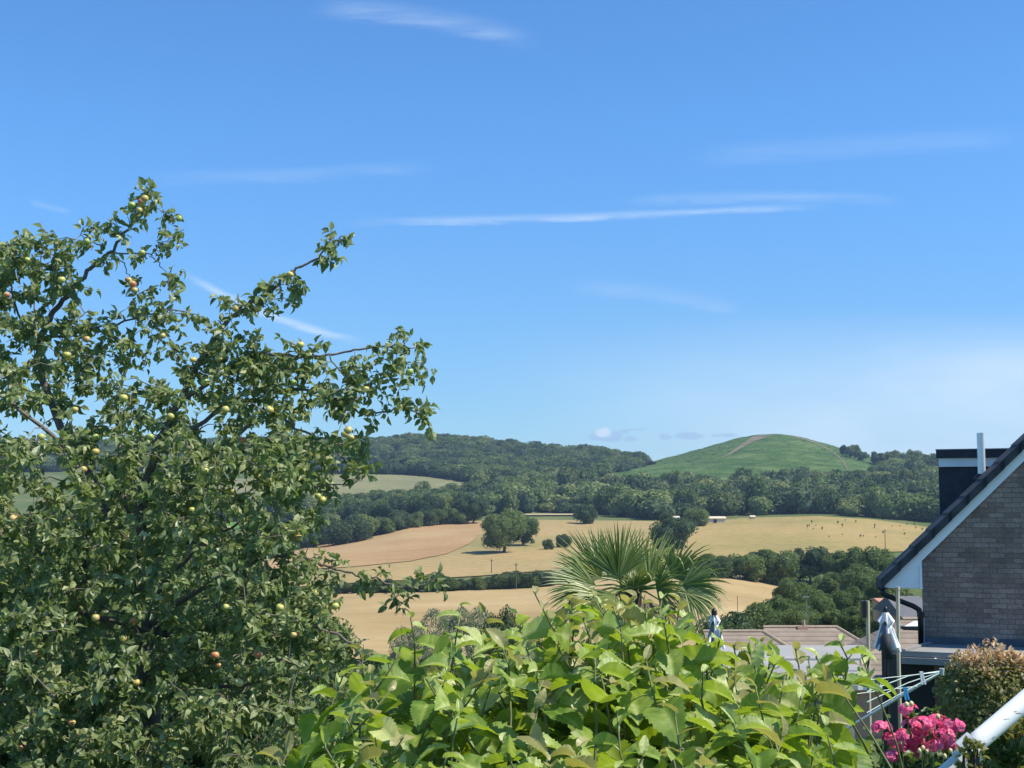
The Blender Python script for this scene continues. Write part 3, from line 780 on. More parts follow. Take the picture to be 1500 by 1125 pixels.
# ------------------------------------------------------------------ brick house on the right
def brickmat():
    m, nt, out = newmat('dark_brown_brick')
    b = nd(nt, 'ShaderNodeBsdfPrincipled'); b.inputs['Roughness'].default_value = .85
    b.inputs['Specular IOR Level'].default_value = .25
    tc = nd(nt, 'ShaderNodeTexCoord'); sp = nd(nt, 'ShaderNodeSeparateXYZ'); cb = nd(nt, 'ShaderNodeCombineXYZ')
    nt.links.new(tc.outputs['Object'], sp.inputs[0])
    nt.links.new(math_n(nt, 'ADD', math_n(nt, 'MULTIPLY', sp.outputs['X'], math.cos(R(23))+math.sin(R(23))), math_n(nt, 'MULTIPLY', sp.outputs['Y'], math.cos(R(23))-math.sin(R(23)))), cb.inputs[0]); nt.links.new(sp.outputs['Z'], cb.inputs[1])
    def br(c1, c2, mo):
        t = nd(nt, 'ShaderNodeTexBrick'); t.offset = .5
        t.inputs['Scale'].default_value = 1; t.inputs['Brick Width'].default_value = .225; t.inputs['Row Height'].default_value = .075
        t.inputs['Mortar Size'].default_value = .007; t.inputs['Mortar Smooth'].default_value = .2; t.inputs['Bias'].default_value = -.1
        t.inputs['Color1'].default_value = c4(c1); t.inputs['Color2'].default_value = c4(c2); t.inputs['Mortar'].default_value = c4(mo)
        nt.links.new(cb.outputs[0], t.inputs['Vector']); return t
    t = br((.245,.168,.13), (.37,.272,.222), (.195,.148,.125))
    t2 = br((1,1,1), (1,1,1), (0,0,0))
    no = nd(nt, 'ShaderNodeTexNoise', i_Scale=2.6, i_Detail=5.0); nt.links.new(tc.outputs['Object'], no.inputs['Vector'])
    no2 = nd(nt, 'ShaderNodeTexNoise', i_Scale=38.0, i_Detail=3.0); nt.links.new(tc.outputs['Object'], no2.inputs['Vector'])
    r = ramp(nt, [(.3,(.72,.74,.76)),(.7,(1.2,1.17,1.15))]); nt.links.new(no.outputs['Fac'], r.inputs[0])
    r2 = ramp(nt, [(.3,(.75,)*3),(.7,(1.2,)*3)]); nt.links.new(no2.outputs['Fac'], r2.inputs[0])
    nt.links.new(mixc(nt, 1, mixc(nt, 1, t.outputs['Color'], r.outputs[0], 'MULTIPLY'), r2.outputs[0], 'MULTIPLY'), b.inputs['Base Color'])
    bp = nd(nt, 'ShaderNodeBump', i_Strength=.6, i_Distance=.008)
    nt.links.new(mixc(nt, .25, t2.outputs['Color'], no2.outputs['Fac']), bp.inputs['Height']); nt.links.new(bp.outputs[0], b.inputs['Normal'])
    nt.links.new(b.outputs[0], out.inputs[0]); return m
M_brick = brickmat()
M_tile = plain('dark_roof_tile', (.045,.048,.052), .65, var=.35, scale=5, bump=.3)
M_hung = plain('dark_hung_tile', (.028,.032,.045), .6, var=.3, scale=7, bump=.2)
M_upvc = plain('white_upvc', (.86,.86,.85), .35, var=.05, scale=2)
M_black = plain('black_plastic', (.012,.012,.014), .35, var=.2)
M_lead = plain('lead_flashing', (.10,.115,.14), .5, .3, var=.25, scale=3)
M_felt = plain('grey_roof_felt', (.27,.265,.25), .9, var=.1, scale=1.5, bump=.15)
M_felt2 = plain('worn_grey_felt', (.30,.295,.285), .9, var=.14, scale=.8, bump=.1)
M_gut = plain('grey_gutter', (.25,.245,.235), .55, var=.1)
M_metal = plain('brushed_steel', (.82,.82,.81), .4, .3, var=.05)
M_dwall = plain('shadow_dark_wall', (.016,.015,.018), .7, var=.3, scale=2)  # near-black colour stands in for the shadow under the extension roof

YW = 21.0
wl = P(1350, 835, YW)
SK = .424
def PS(x, y, Y0):
    # point of the house before it is turned, so that it stands where the photograph shows it
    ra, rb = [float(q) for q in pt(x, y)]
    X = ra*(Y0+SK*wl.x)/(1+ra*SK); Yd = Y0-SK*(X-wl.x)
    return Vector((X, Y0, EYE+rb*Yd))
tq, th_ = PS(1296, 857, YW-.05), PS(1500, 657, YW-.05)     # top edge of the bargeboard
lq = PS(1310, 861, YW-.05)                                  # where its lower edge starts
SL = (th_.z-tq.z)/(th_.x-tq.x); zg = g1(wl.x, YW)-.5
HALF = 4.2; xa = wl.x+HALF
def zline(x, x0, z0): return z0+(x-x0)*SL
def shear(m, y0, k=.43):
    for i, V in enumerate(m.V):
        V = np.array(V); V[:,0] += k*np.maximum(0, V[:,1]-y0); m.V[i] = V
    return m
def skew(o):
    # turn the whole gable end a little to the left, as the house stands
    for q in [o]+list(o.children_recursive):
        if q.type != 'MESH': continue
        n = len(q.data.vertices); co = np.empty(n*3, np.float32); q.data.vertices.foreach_get('co', co); co = co.reshape(-1,3)
        co[:,1] -= SK*(co[:,0]+ORIGIN[q.name].x-wl.x); q.data.vertices.foreach_set('co', co.ravel()); q.data.update()
house = thing('house', (xa, YW+4, zg), 'dark brick gabled house with white bargeboards at the right edge', 'house')
m = MB(); ztop = wl.z+HALF*SL
zwl = zline(wl.x, tq.x, lq.z-(lq.x-tq.x)*SL)+.12; ztop = zwl+HALF*SL
m.prism([(wl.x,YW,zg),(wl.x+2*HALF,YW,zg),(wl.x+2*HALF,YW,zwl),(xa,YW,ztop),(wl.x,YW,zwl)], (0,9,0))
shear(m, YW); m.build('wall', M_brick, house)
# bargeboard: two raking boards
tip = Vector((tq.x, tq.y, lq.z-(lq.x-tq.x)*SL)); be = tq.z-tip.z+.012; yb0 = YW-.05
m = MB()
xe = tip.x
for s in (1, -1):
    def X_(x): return x if s == 1 else 2*xa-x
    zt_ = zline(xa, xe, tip.z)
    poly = [(X_(xe),yb0,tip.z),(X_(xa),yb0,zt_),(X_(xa),yb0,zt_+be),(X_(xe+.015),yb0,tip.z+.06)] if s == 1 else [(X_(xe),yb0,tip.z),(X_(xe+.015),yb0,tip.z+.06),(X_(xa),yb0,zt_+be),(X_(xa),yb0,zt_)]
    poly = [(X_(lq.x),yb0,lq.z),(X_(xa),yb0,zt_),(X_(xa),yb0,zt_+be),(X_(xe),yb0,tip.z+be),(X_(xe),yb0,lq.z)]
    m.prism(poly, (0,.03,0))
m.build('bargeboard', M_upvc, house)
# roof slab with overhang, thickness under the tiles
m = MB(); t0 = .02
for s in (1, -1):
    def X_(x): return x if s == 1 else 2*xa-x
    x0 = xe-.05; z0 = tip.z+be+.0-.05*SL
    poly = [(X_(x0),yb0-.02,z0+.005),(X_(xa),yb0-.02,zline(xa,x0,z0)+.005),(X_(xa),yb0-.02,zline(xa,x0,z0)+.06),(X_(x0),yb0-.02,z0+.06)]
    m.prism(poly, (0,9.4,0))
shear(m, yb0); roof = m.build('roof', M_tile, house)
# verge tiles: overlapping stepped units down the rake
m = MB(); x = xe-.07; n = 0
sx = .235
while x < xa:
    z = tip.z+be+(x-xe)*SL+.02; L = sx+.05
    for s in (1, -1):
        def X_(q): return q if s == 1 else 2*xa-q
        a = (X_(x), yb0-.07, z-.015); b = (X_(x+L), yb0-.07, z+L*SL-.015-.012)
        m.prism([a, b, (b[0], b[1], b[2]+.142), (a[0], a[1], a[2]+.15)], (0,.30,0))
    x += sx; n += 1
m.build('verge_tile', M_tile, roof)
# courses of roof tile on the visible left slope (thin steps)
m = MB()
for k in range(0, 26):
    x = xe-.05+k*.235; z = tip.z+be+(x-xe)*SL+.05
    m.prism([(x,yb0+.26,z+.02),(x+.26,yb0+.26,z+.26*SL+.005),(x+.26,yb0+.26,z+.26*SL+.03),(x,yb0+.26,z+.055)], (0,8.9,0))
shear(m, yb0); m.build('tile_course', M_tile, roof)
# boxed eave end
A = PS(1301, 861.5, YW-.045); B = PS(1350.3, 861.5, YW-.045); C = PS(1350.3, 812, YW-.045)
m = MB(); m.prism([tuple(A), tuple(B), tuple(C)], (0,.03,0)); 
m.build('soffit_box', M_upvc, house)
D = PS(1346.5, 829, YW-.06); E = PS(1351, 862.5, YW-.06)
m = MB(); m.box((D.x, YW-.075, E.z), (E.x, YW-.003, D.z)); m.build('soffit_trim', plain('bright_white_paint', (.85,.85,.85), .4, var=.03), house)
m = MB(); m.box((A.x+.1, YW-.012, A.z), (wl.x-.003, YW+9, A.z+.02)); shear(m, yb0); m.build('soffit', M_upvc, house)
m = MB(); m.box((xe-.02, YW-.04, A.z-.0), (xe+.005, YW+9, A.z+.17)); shear(m, yb0); m.build('fascia', M_upvc, house)
# gutter + pipe
g = PS(1291, 860, YW-.06)
m = MB(); n = 9
pr = [(g.x+.058*math.cos(t), g.y, g.z+.058*math.sin(t)-.0) for t in np.linspace(math.pi, 2*math.pi, n)]
pr2 = [(g.x+.045*math.cos(t), g.y, g.z+.045*math.sin(t)) for t in np.linspace(2*math.pi, math.pi, n)]
m.prism(pr+pr2, (0,9.3,0)); m.prism([(q[0], g.y-.02, q[2]) for q in pr], (0,.02,0)); shear(m, yb0); gut = m.build('gutter', M_black, house)
m = MB(); yp = YW-.06
pts = [PS(1292,863,yp), PS(1293,869,yp), PS(1300,873,yp), PS(1338,888,yp), PS(1346,893,yp), PS(1348.5,902,yp), PS(1349.5,944,yp)]
m.tube(pts, .04, 10); m.build('downpipe', M_black, house, smooth=True)
m = MB(); q = PS(1348.6, 900, yp); m.lathe([(.05,-.04),(.05,.04)], q, 10); m.build('pipe_bracket', M_black, house)
m = MB(); q = PS(1353.5, 944, yp-.02); m.tube([PS(1353.5,905,yp-.02), q], .012, 6); m.build('cable', plain('grey_cable', (.3,.3,.31), .5), house)
# dormer on the left slope
YD = 22.3
d0 = PS(1376, 684, YD); d1 = PS(1376, 775, YD)
e_ = thing; 
m = MB(); m.box((d0.x, YD, d1.z-.7), (d0.x+2.2, YD+3.2, d0.z)); shear(m, YD); dormer = m.build('dormer', M_hung, house)
m = MB()
k = 0; z = d1.z-.65
while z < d0.z-.02:
    m.prism([(d0.x-.012,YD-.014,z),(d0.x-.012,YD-.004,z+.12),(d0.x-.012,YD+.0,z+.12),(d0.x-.012,YD+.0,z)], (2.2,0,0)); z += .115
m.build('hung_tile', M_hung, dormer)
f0 = PS(1374, 671.5, YD-.03); f1 = PS(1374, 684, YD-.03)
m = MB(); m.box((f0.x, YD-.06, f1.z), (f0.x+2.6, YD+3.3, f0.z)); shear(m, YD); m.build('fascia', M_upvc, dormer)
r0 = PS(1370, 660, YD-.08); r1 = PS(1370, 671, YD-.08)
m = MB(); m.box((r0.x, YD-.11, r1.z), (r0.x+2.7, YD+3.4, r0.z)); shear(m, YD); m.build('roof', M_hung, dormer)
m = MB(); m.box((r0.x-.01, YD-.13, r0.z-.0), (r0.x+2.7, YD+3.4, r0.z+.02)); shear(m, YD); m.build('roof_edge', M_lead, dormer)
# flue
yf = 21.25; f0 = PS(1438.5, 706, yf); f1 = PS(1438.5, 634, yf)
m = MB(); m.lathe([(.05,0),(.05,f1.z-f0.z),(.044,f1.z-f0.z),(.044,f1.z-f0.z-.1)], f0, 20); m.build('flue_pipe', M_metal, house, smooth=False)
m = MB(); q = PS(1438.5, 697, yf); m.lathe([(.12,-.05),(.075,.03)], q, 16); m.build('flue_collar', M_black, house)
# flashing over the flat roof
a = PS(1353, 933, YW-.02); b = PS(1353, 945, YW-.02)
m = MB(); m.box((a.x, YW-.03, b.z-.02), (wl.x+2*HALF, YW-.003, a.z)); m.box((a.x+.25, YW-.045, a.z-.02), (wl.x+2*HALF, YW-.031, a.z+.012)); m.build('flashing', M_lead, house)
# flat roofed extension
rz = PS(1358, 943, YW-.03).z; yn = YW-1.45
c0 = PS(1358,943,YW-.03); c1 = PS(1320,958.5,yn); c1.z = rz; xr = wl.x+2*HALF+.4
ext = thing('flat_extension', (c1.x+2, yn+.5, zg), 'low flat roofed grey extension in front of the brick gable', 'extension')
th = .055
m = MB(); m.prism([(c0.x,YW-.031,rz),(c1.x,yn,c1.z),(xr,yn,c1.z),(xr,YW-.031,rz)], (0,0,-th)); m.build('roof', M_felt, ext)
m = MB(); m.prism([(c0.x+.01,YW-.04,rz+.004),(c1.x+.01,yn+.01,c1.z+.004),(c1.x+.06,yn+.01,c1.z+.004),(c0.x+.06,YW-.04,rz+.004)], (0,0,.03)); m.prism([(c1.x,yn-.005,c1.z-th-.01),(xr,yn-.005,c1.z-th-.01),(xr,yn-.005,c1.z+.012),(c1.x,yn-.005,c1.z+.012)], (0,.02,0)); m.build('roof_edge', M_felt, ext)
zb_ = rz-.075; zc_ = rz-.165
m = MB(); m.box((c1.x+.03, yn+.015, zb_-.005), (xr, yn+.05, c1.z-th-.002)); m.build('fascia', M_black, ext)
m = MB(); m.box((c1.x+.0, yn-.06, zc_), (xr, yn+.014, zb_)); m.build('gutter', M_gut, ext)
m = MB(); m.prism([(c1.x+.08,yn+.35,zg),(xr,yn+.35,zg),(xr,yn+.35,zc_+.06),(c1.x+.08,yn+.35,zc_+.06)], (0,YW-.06-yn-.35,0)); m.build('wall', M_dwall, ext)
m = MB(); m.box((c1.x+.05,yn+.06,zc_+.0),(xr,yn+.34,zc_+.03)); m.build('soffit', M_dwall, ext)
m = MB(); m.box((c1.x+.5,yn+.32,zg),(c1.x+1.6,yn+.349,zc_-.05)); m.box((c1.x+1.8,yn+.32,zg+.8),(c1.x+3.2,yn+.349,zc_-.05)); m.build('window', plain('dark_glass', (.01,.012,.016), .08, spec=.6), ext)
# little lamp on the fascia
q = PS(1370, 966, yn-.03); m = MB(); m.add(IV2*.022+np.array(q), [IF2]); m.build('lamp', M_upvc, ext, smooth=True)

skew(house); skew(ext)
# ------------------------------------------------------------------ garage flat roofs
z1 = P(1265, 945, 19.0).z; yA = 19.0; yB = (EYE-z1)/(-float(pt(1265,964.5)[1]))
xl = P(1040, 950, 18).x; xr_ = P(1266, 945, yA).x; xr2 = P(1263, 965, yB).x
gar = thing('garage', ((xl+xr_)/2, yA, g1(xl, 18)), 'grey felted flat roofs of the garages in front of the tiled roof', 'garage')
m = MB(); m.prism([(xl,yA,z1),(xl,yB,z1),(xr2,yB,z1),(xr_,yA,z1)], (0,0,-.03)); m.build('roof', M_felt2, gar)
z2 = P(1265, 967.5, yB+.01).z
m = MB(); m.box((xl+.02,yB+.02,z2-.02),(xr2-.02,yB+.05,z1-.031)); m.build('fascia', M_black, gar)
xr3 = P(1250, 1000, 15.2).x
m = MB(); m.prism([(xl,yB+.019,z2),(xl,15.0,z2),(xr3,15.0,z2),(xr2-.03,yB+.019,z2)], (0,0,-.05)); m.build('lower_roof', M_felt2, gar)
zgg = g1(xl, 17)-1
m = MB(); m.box((xl+.1,15.3,zgg),(xr3-.1,yB+.018,z2-.051)); m.box((xl+.1,yB+.06,zgg),(xr2-.1,yA-.1,z1-.031)); m.build('wall', plain('grey_block', (.3,.29,.27), .9), gar)

# ------------------------------------------------------------------ bungalows below
def tilemat():
    m, nt, out = newmat('brown_concrete_tile')
    b = nd(nt, 'ShaderNodeBsdfPrincipled'); b.inputs['Roughness'].default_value = .9
    tc = nd(nt, 'ShaderNodeTexCoord'); sp = nd(nt, 'ShaderNodeSeparateXYZ'); nt.links.new(tc.outputs['Object'], sp.inputs[0])
    w_ = math_n(nt, 'FRACT', math_n(nt, 'MULTIPLY', sp.outputs['Z'], 5.2))
    r = ramp(nt, [(0,(.45,.45,.45)),(.28,(1,1,1)),(1,(1.05,1.05,1.05))]); nt.links.new(w_, r.inputs[0])
    no = nd(nt, 'ShaderNodeTexNoise', i_Scale=1.4, i_Detail=6.0); nt.links.new(tc.outputs['Object'], no.inputs['Vector'])
    r2 = ramp(nt, [(.3,(.20,.155,.115)),(.7,(.29,.23,.18))]); nt.links.new(no.outputs['Fac'], r2.inputs[0])
    nt.links.new(mixc(nt, 1, r2.outputs[0], r.outputs[0], 'MULTIPLY'), b.inputs['Base Color']); nt.links.new(b.outputs[0], out.inputs[0]); return m
M_btile = tilemat()
M_ridge = plain('ridge_tile', (.36,.28,.2), .9, var=.15)
def hip_roof(pxr, Yr, run, drop, label, eave_over=0.0, name='bungalow', left_hip=False):
    (xa_, ya_), (xb_, yb_) = pxr
    A = P(xa_, ya_, Yr); B = P(xb_, yb_, Yr)
    g0 = g1((A.x+B.x)/2, Yr)
    e = thing(name, ((A.x+B.x)/2, Yr, g0), label, 'house')
    zr = (A.z+B.z)/2; ze = zr-drop
    V = [(A.x,Yr,zr),(B.x,Yr,zr),(B.x+run,Yr-run,ze),(A.x-(run if left_hip else 0),Yr-run,ze),(B.x+run,Yr+run,ze),(A.x-(run if left_hip else 0),Yr+run,ze)]
    m = MB(); m.add(V, [[(0,3,2,1),(1,4,5,0),(3,5,4,2)],[(1,2,4),(0,5,3)]]); rf = m.build('roof', M_btile, e)
    m = MB(); m.tube([V[0],V[1]], .09, 6); m.tube([V[1],V[2]], .09, 6); m.build('ridge_tile', M_ridge, rf)
    m = MB(); m.box((V[3][0]+.4,Yr-run+.45,g0-2),(B.x+run-.4,Yr+run-.45,ze-.002)); m.build('wall', M_pinkb, e)
    m = MB(); m.box((V[3][0],Yr-run-.08,ze-.16),(B.x+run,Yr-run-.002,ze-.0)); m.build('gutter', M_upvc, e)
    return e, rf, A, B
e, rf, A, B = hip_roof(((1118,919.5),(1225,917)), 70, 3.4, 2.2, 'bungalow with a brown tiled hip roof behind the garages')
q = P(1176, 919, 70); m = MB(); m.box((q.x-.3,69.8,q.z-.3),(q.x+.22,70.3,q.z+.08)); m.build('chimney', M_pinkb, rf); m = MB(); m.lathe([(.09,0),(.07,.28)], (q.x+.05,70,q.z+.08), 8); m.build('chimney_pot', M_ridge, rf)
hip_roof(((1030,925),(1117,924)), 68, 3.4, 2.2, 'lower brown tiled roof joining the bungalow on its left')
e, rf, A, B = hip_roof(((1322,908),(1400,905)), 60, 3.6, 2.4, 'brown tiled bungalow seen between the white parasol and the downpipe', left_hip=True)
q = P(1322, 916, 55.8); m = MB(); m.prism([tuple(P(1325,917,55)),tuple(P(1352,917,55)),tuple(P(1352,908,56.5)),tuple(P(1338,910,56.5))], (0,0,-.06)); m.build('porch_roof', M_white, e)
m = MB(); m.prism([tuple(P(1318,918,54.9)),tuple(P(1352,918,54.9)),tuple(P(1352,924,54.9)),tuple(P(1324,923,54.9))], (0,.5,0)); m.build('porch_fascia', M_black, e)
# dark slate roof and a pink chimney further down the lane
far_house('house', 1345, 925, 34, 20, 26, M_pinkb, M_slate, 'slate roofed house glimpsed under the soffit', 7, Y=95)
far_house('outhouse', 1297, 886, 9, 4, 4, M_pinkb, M_orr, 'small pink brick outhouse in the trees above the parasol', 4, Y=150)

# ------------------------------------------------------------------ posts, parasols, airer, rail
M_timber = plain('pale_timber', (.50,.44,.30), .8, var=.15, scale=5)
for (x, yt, yb, lab) in [(1271,880,1000,'pale timber post left of the folded white parasol'),(1315,862,975,'pale timber post right of the folded white parasol')]:
    Y = 16.2; t = P(x, yt, Y); b = P(x+1.5, yb, Y)
    e = thing('timber_post', (b.x, Y, b.z-1), lab, 'post')
    m = MB(); m.tube([(b.x,Y,g1(b.x,Y)-.2), tuple(b), tuple(t)], .023, 8); m.build('shaft', M_timber, e)
    m = MB()
    if x < 1300:
        m.box((t.x-.075,Y-.05,t.z-.20),(t.x-.03,Y+.05,t.z+.0)); m.build('bracket', M_black, e)
    else:
        m.lathe([(.027,-.02),(.027,.02)], t, 8); m.build('cap', M_timber, e)
M_cloth = plain('white_parasol_cloth', (.86,.85,.83), .8, var=.06, scale=4)
M_cloth2 = plain('grey_blue_parasol_cloth', (.16,.19,.23), .8, var=.15, scale=4)
M_cloth3 = plain('dark_parasol_cover', (.02,.026,.028), .7, var=.2)
def folded_parasol(x, ytip, ybot, Y, wpx, label, dark=True):
    t = P(x, ytip, Y); b = P(x, ybot, Y); H = t.z-b.z; W = wpx*Y/F
    e = thing('parasol', (t.x, Y, g1(t.x, Y)), label, 'parasol')
    m = MB(); m.tube([(t.x,Y,g1(t.x,Y)),(t.x,Y,t.z-.02)], .02, 8); m.build('pole', M_black, e)
    m = MB(); m.lathe([(.012,0),(.03,-.03),(.028,-.09),(.018,-.15)], (t.x,Y,t.z), 10); m.build('finial', M_black, e, smooth=True)
    def folds(z0, z1, w0, w1, nm, k, ph, cols):
        m = MB(); n = 72; rows = 10; V = []
        for i in range(rows):
            f = i/(rows-1); z = z0+(z1-z0)*f; rad = w0+(w1-w0)*f**.8
            for j in range(n):
                a = 2*math.pi*j/n; rr = rad*(1+.34*f*math.sin(k*a+ph)+.07*math.sin(3*a+1+ph))
                V.append((t.x+rr*math.cos(a), Y+rr*math.sin(a), z+.03*f*math.sin(k*a+ph)))
        F_ = [[], []]
        for i in range(rows-1):
            for j in range(n):
                F_[cols(j/n)].append((i*n+j, i*n+(j+1)%n, (i+1)*n+(j+1)%n, (i+1)*n+j))
        base = m.n
        m.V.append(np.array(V)); m.T.append(np.full(len(V), .5)); m.n += len(V)
        for s in (0,1):
            if F_[s]: m.Fc.append(np.array(F_[s])); m.M.append(s)
        return m.build(nm, [M_cloth, M_cloth2], e, smooth=True)
    seg = lambda u: 1 if (u*8) % 2 < .75 else 0
    folds(t.z-.13*H, t.z-.40*H, W*.10, W*.33, 'top_vent', 6, .6, lambda u: 1 if .68 < u < .73 else 0)
    folds(t.z-.36*H, b.z, W*.2, W*.5, 'canopy', 7, 1.2, lambda u: 1 if (.55 < u < .76) or (.93 < u < .97) else 0)
    if dark:
        m = MB(); m.tube([(t.x-.10*W,Y-.42*W,t.z-.62*H),(t.x-.10*W,Y-.5*W,b.z-.1)], [W*.2,W*.26], 12); m.build('cover', M_cloth3, e, smooth=True)
    m = MB(); m.tube([(t.x-.16*W,Y,t.z-.6*H),(t.x-.52*W,Y-.1,b.z)], .012, 6); m.tube([(t.x+.25*W,Y-.05,t.z-.5*H),(t.x+.55*W,Y-.1,b.z-.02)], .014, 6); m.build('rib', M_upvc, e)
folded_parasol(1297, 888, 951, 15.8, 30, 'folded white and grey parasol with dark tip between two pale posts')
folded_parasol(1046, 891, 946, 14.2, 21, 'folded grey and white parasol half hidden by palm fronds', False)
m = MB(); q = P(1269, 965, 14.6); m.add(IV3*np.array([.035,.035,.10])+np.array(q), [IF3]); o = m.build('hanging_pot', M_black, None, True, tuple(q)); tag(o, 'small dark bundle hanging against the left pale post', 'bundle')

# rotary washing line
M_line = plain('pale_green_line', (.55,.66,.60), .5, var=.1)
M_alu = plain('aluminium_tube', (.66,.70,.70), .35, .5, var=.05)
Yc = 10.6; tip1 = P(1380, 984, 10.2); hub = P(1165, 1112, Yc)
air = thing('washing_line', (hub.x, Yc, g1(hub.x, Yc)), 'rotary washing line with pale arms and lines behind the big leaved shrub', 'washing line')
m = MB(); m.tube([(hub.x,Yc,g1(hub.x,Yc)),(hub.x,Yc,hub.z+.1)], .028, 10); m.build('pole', M_alu, air)
arm = Vector(tip1)-Vector(hub); tips = []
for k in (0, 2, 3):
    v = Matrix.Rotation(k*math.pi/2, 3, 'Z') @ arm; tp = Vector(hub)+v; tips.append(tp)
    m = MB(); m.tube([tuple(hub), tuple(tp)], .010, 8); m.lathe([(.016,-.025),(.02,.025)], tp, 8); m.build('arm', M_alu, air)
for f in (1.0, .84):
    m = MB()
    for k, k2 in ((0,2),(1,2)):
        a = Vector(hub)+(tips[k]-Vector(hub))*f; b = Vector(hub)+(tips[k2]-Vector(hub))*f
        m.tube([tuple(a), tuple((a+b)/2-Vector((0,0,.03))), tuple(b)], .003, 5)
    m.build('line', M_line, air)
for nm, (xs_, lab) in {'a': ([(1310,1020),(1326,1008),(1352,996),(1378,985)], '')}.items():
    for dz in (0, 7, 14):
        m = MB(); m.tube([tuple(P(1270, 1044-dz*2.2, 10.0)), tuple(P(1330, 1010-dz*1.4, 10.1)), tuple(P(1380, 984-.1*dz, 10.2))], .004, 6); m.build('line', M_line, air)
def peg(x, y, Y, mat, label, ang=.15):
    q = P(x, y, Y); L = .085
    e = thing('clothes_peg', q, label, 'clothes peg')
    for s in (-1, 1):
        m = MB(); a = Vector(q)+Vector((s*.006-ang*.04,0,.045)); b = Vector(q)+Vector((s*.011+ang*.04,0,-.045))
        m.prism([(a.x-.006,Y-.012,a.z),(a.x+.006,Y-.012,a.z),(b.x+.006,Y-.012,b.z),(b.x-.006,Y-.012,b.z)], (0,.014,0)); m.build('prong', mat, e)
    m = MB(); m.tube([(q.x-.014,Y-.006,q.z+.006),(q.x+.014,Y-.006,q.z+.006)], .004, 6); m.build('spring', M_alu, e)
M_pegw = plain('white_plastic', (.8,.8,.8), .4, var=.03); M_pegb = plain('blue_plastic', (.06,.36,.68), .4, var=.1)
peg(1351, 993, 9.95, M_pegw, 'white clothes peg high on the washing line arm', .2)
peg(1327, 1016, 9.9, M_pegb, 'bright blue clothes peg near the lower end of the arm', .2)
peg(1200, 1046, 9.9, M_pegb, 'blue clothes peg glimpsed between the shrub leaves', .9)
peg(1183, 1030, 9.9, M_pegw, 'white clothes peg glimpsed between the shrub leaves', .1)

# white painted rail
def railmat():
    m, nt, out = newmat('cracked_white_paint')
    b = nd(nt, 'ShaderNodeBsdfPrincipled'); b.inputs['Roughness'].default_value = .5
    tc = nd(nt, 'ShaderNodeTexCoord')
    mp = nd(nt, 'ShaderNodeMapping'); mp.inputs['Scale'].default_value = (6, 6, 26); mp.inputs['Rotation'].default_value = (0, R(48), 0)
    nt.links.new(tc.outputs['Object'], mp.inputs['Vector'])
    no = nd(nt, 'ShaderNodeTexNoise', i_Scale=2.2, i_Detail=4.0, i_Roughness=.65); nt.links.new(mp.outputs[0], no.inputs['Vector'])
    r = ramp(nt, [(0,(.80,.80,.78)),(.655,(.82,.82,.80)),(.69,(.22,.20,.17))]); nt.links.new(no.outputs['Fac'], r.inputs[0])
    nt.links.new(r.outputs[0], b.inputs['Base Color']); nt.links.new(b.outputs[0], out.inputs[0]); return m
M_rail = railmat()
yr = 4.4
e = thing('handrail', P(1450, 1075, yr), 'thick white painted rail slanting up to the right in the corner', 'rail')
a = P(1350, 1168, yr); b = P(1424, 1102, yr); c = P(1418, 1098, yr+.03); d = P(1620, 926, yr+.2)
m = MB(); m.tube([a + (b-a)*t for t in np.linspace(0,1,8)], .032, 20); m.build('lower_rail', M_rail, e, smooth=True)
m = MB(); m.tube([c + (d-c)*t for t in np.linspace(0,1,12)], .031, 20); m.build('upper_rail', M_rail, e, smooth=True)
m = MB(); k = (b-a).normalized(); m.tube([b-k*.05, b+k*.012], .037, 20); m.build('joint_collar', M_rail, e, smooth=False)
m = MB(); q = P(1412, 1088, yr-.02); m.tube([q-k*.02, q+k*.03], .018, 10); m.build('bracket', M_rail, e)
m = MB(); m.tube([P(1345,1172,yr), (P(1345,1172,yr).x, yr, g1(2,yr)-.1)], .032, 16); m.build('post', M_rail, e, smooth=True)
for t in (.2,.55,.8):
    pass

# ------------------------------------------------------------------ apple tree
M_abark = plain('apple_bark', (.17,.14,.12), .9, var=.35, scale=25, bump=.4)
M_aleaf = leafmat('apple_leaf', [(0,(.080,.118,.040)),(.45,(.195,.245,.092)),(.8,(.345,.385,.175)),(1,(.50,.52,.30))], (.36,.48,.07), .40, .42, .42, back=(.30,.34,.20))
def applemat(name, base, blush):
    m, nt, out = newmat(name)
    b = nd(nt, 'ShaderNodeBsdfPrincipled'); b.inputs['Roughness'].default_value = .35
    tc = nd(nt, 'ShaderNodeTexCoord'); no = nd(nt, 'ShaderNodeTexNoise', i_Scale=14.0, i_Detail=3.0)
    nt.links.new(tc.outputs['Object'], no.inputs['Vector'])
    sp = nd(nt, 'ShaderNodeSeparateXYZ'); nt.links.new(tc.outputs['Object'], sp.inputs[0])
    f = math_n(nt, 'ADD', math_n(nt, 'MULTIPLY', sp.outputs['X'], 12.0), no.outputs['Fac'])
    r = ramp(nt, [(.45, base), (.8, blush)]); nt.links.new(f, r.inputs[0])
    nt.links.new(r.outputs[0], b.inputs['Base Color']); nt.links.new(b.outputs[0], out.inputs[0]); return m
AP_M = [applemat('yellow_apple_skin', (.55,.50,.13), (.58,.40,.12)), applemat('blushed_apple_skin', (.55,.46,.16), (.55,.17,.08)), applemat('green_apple_skin', (.36,.44,.11), (.50,.47,.14))]
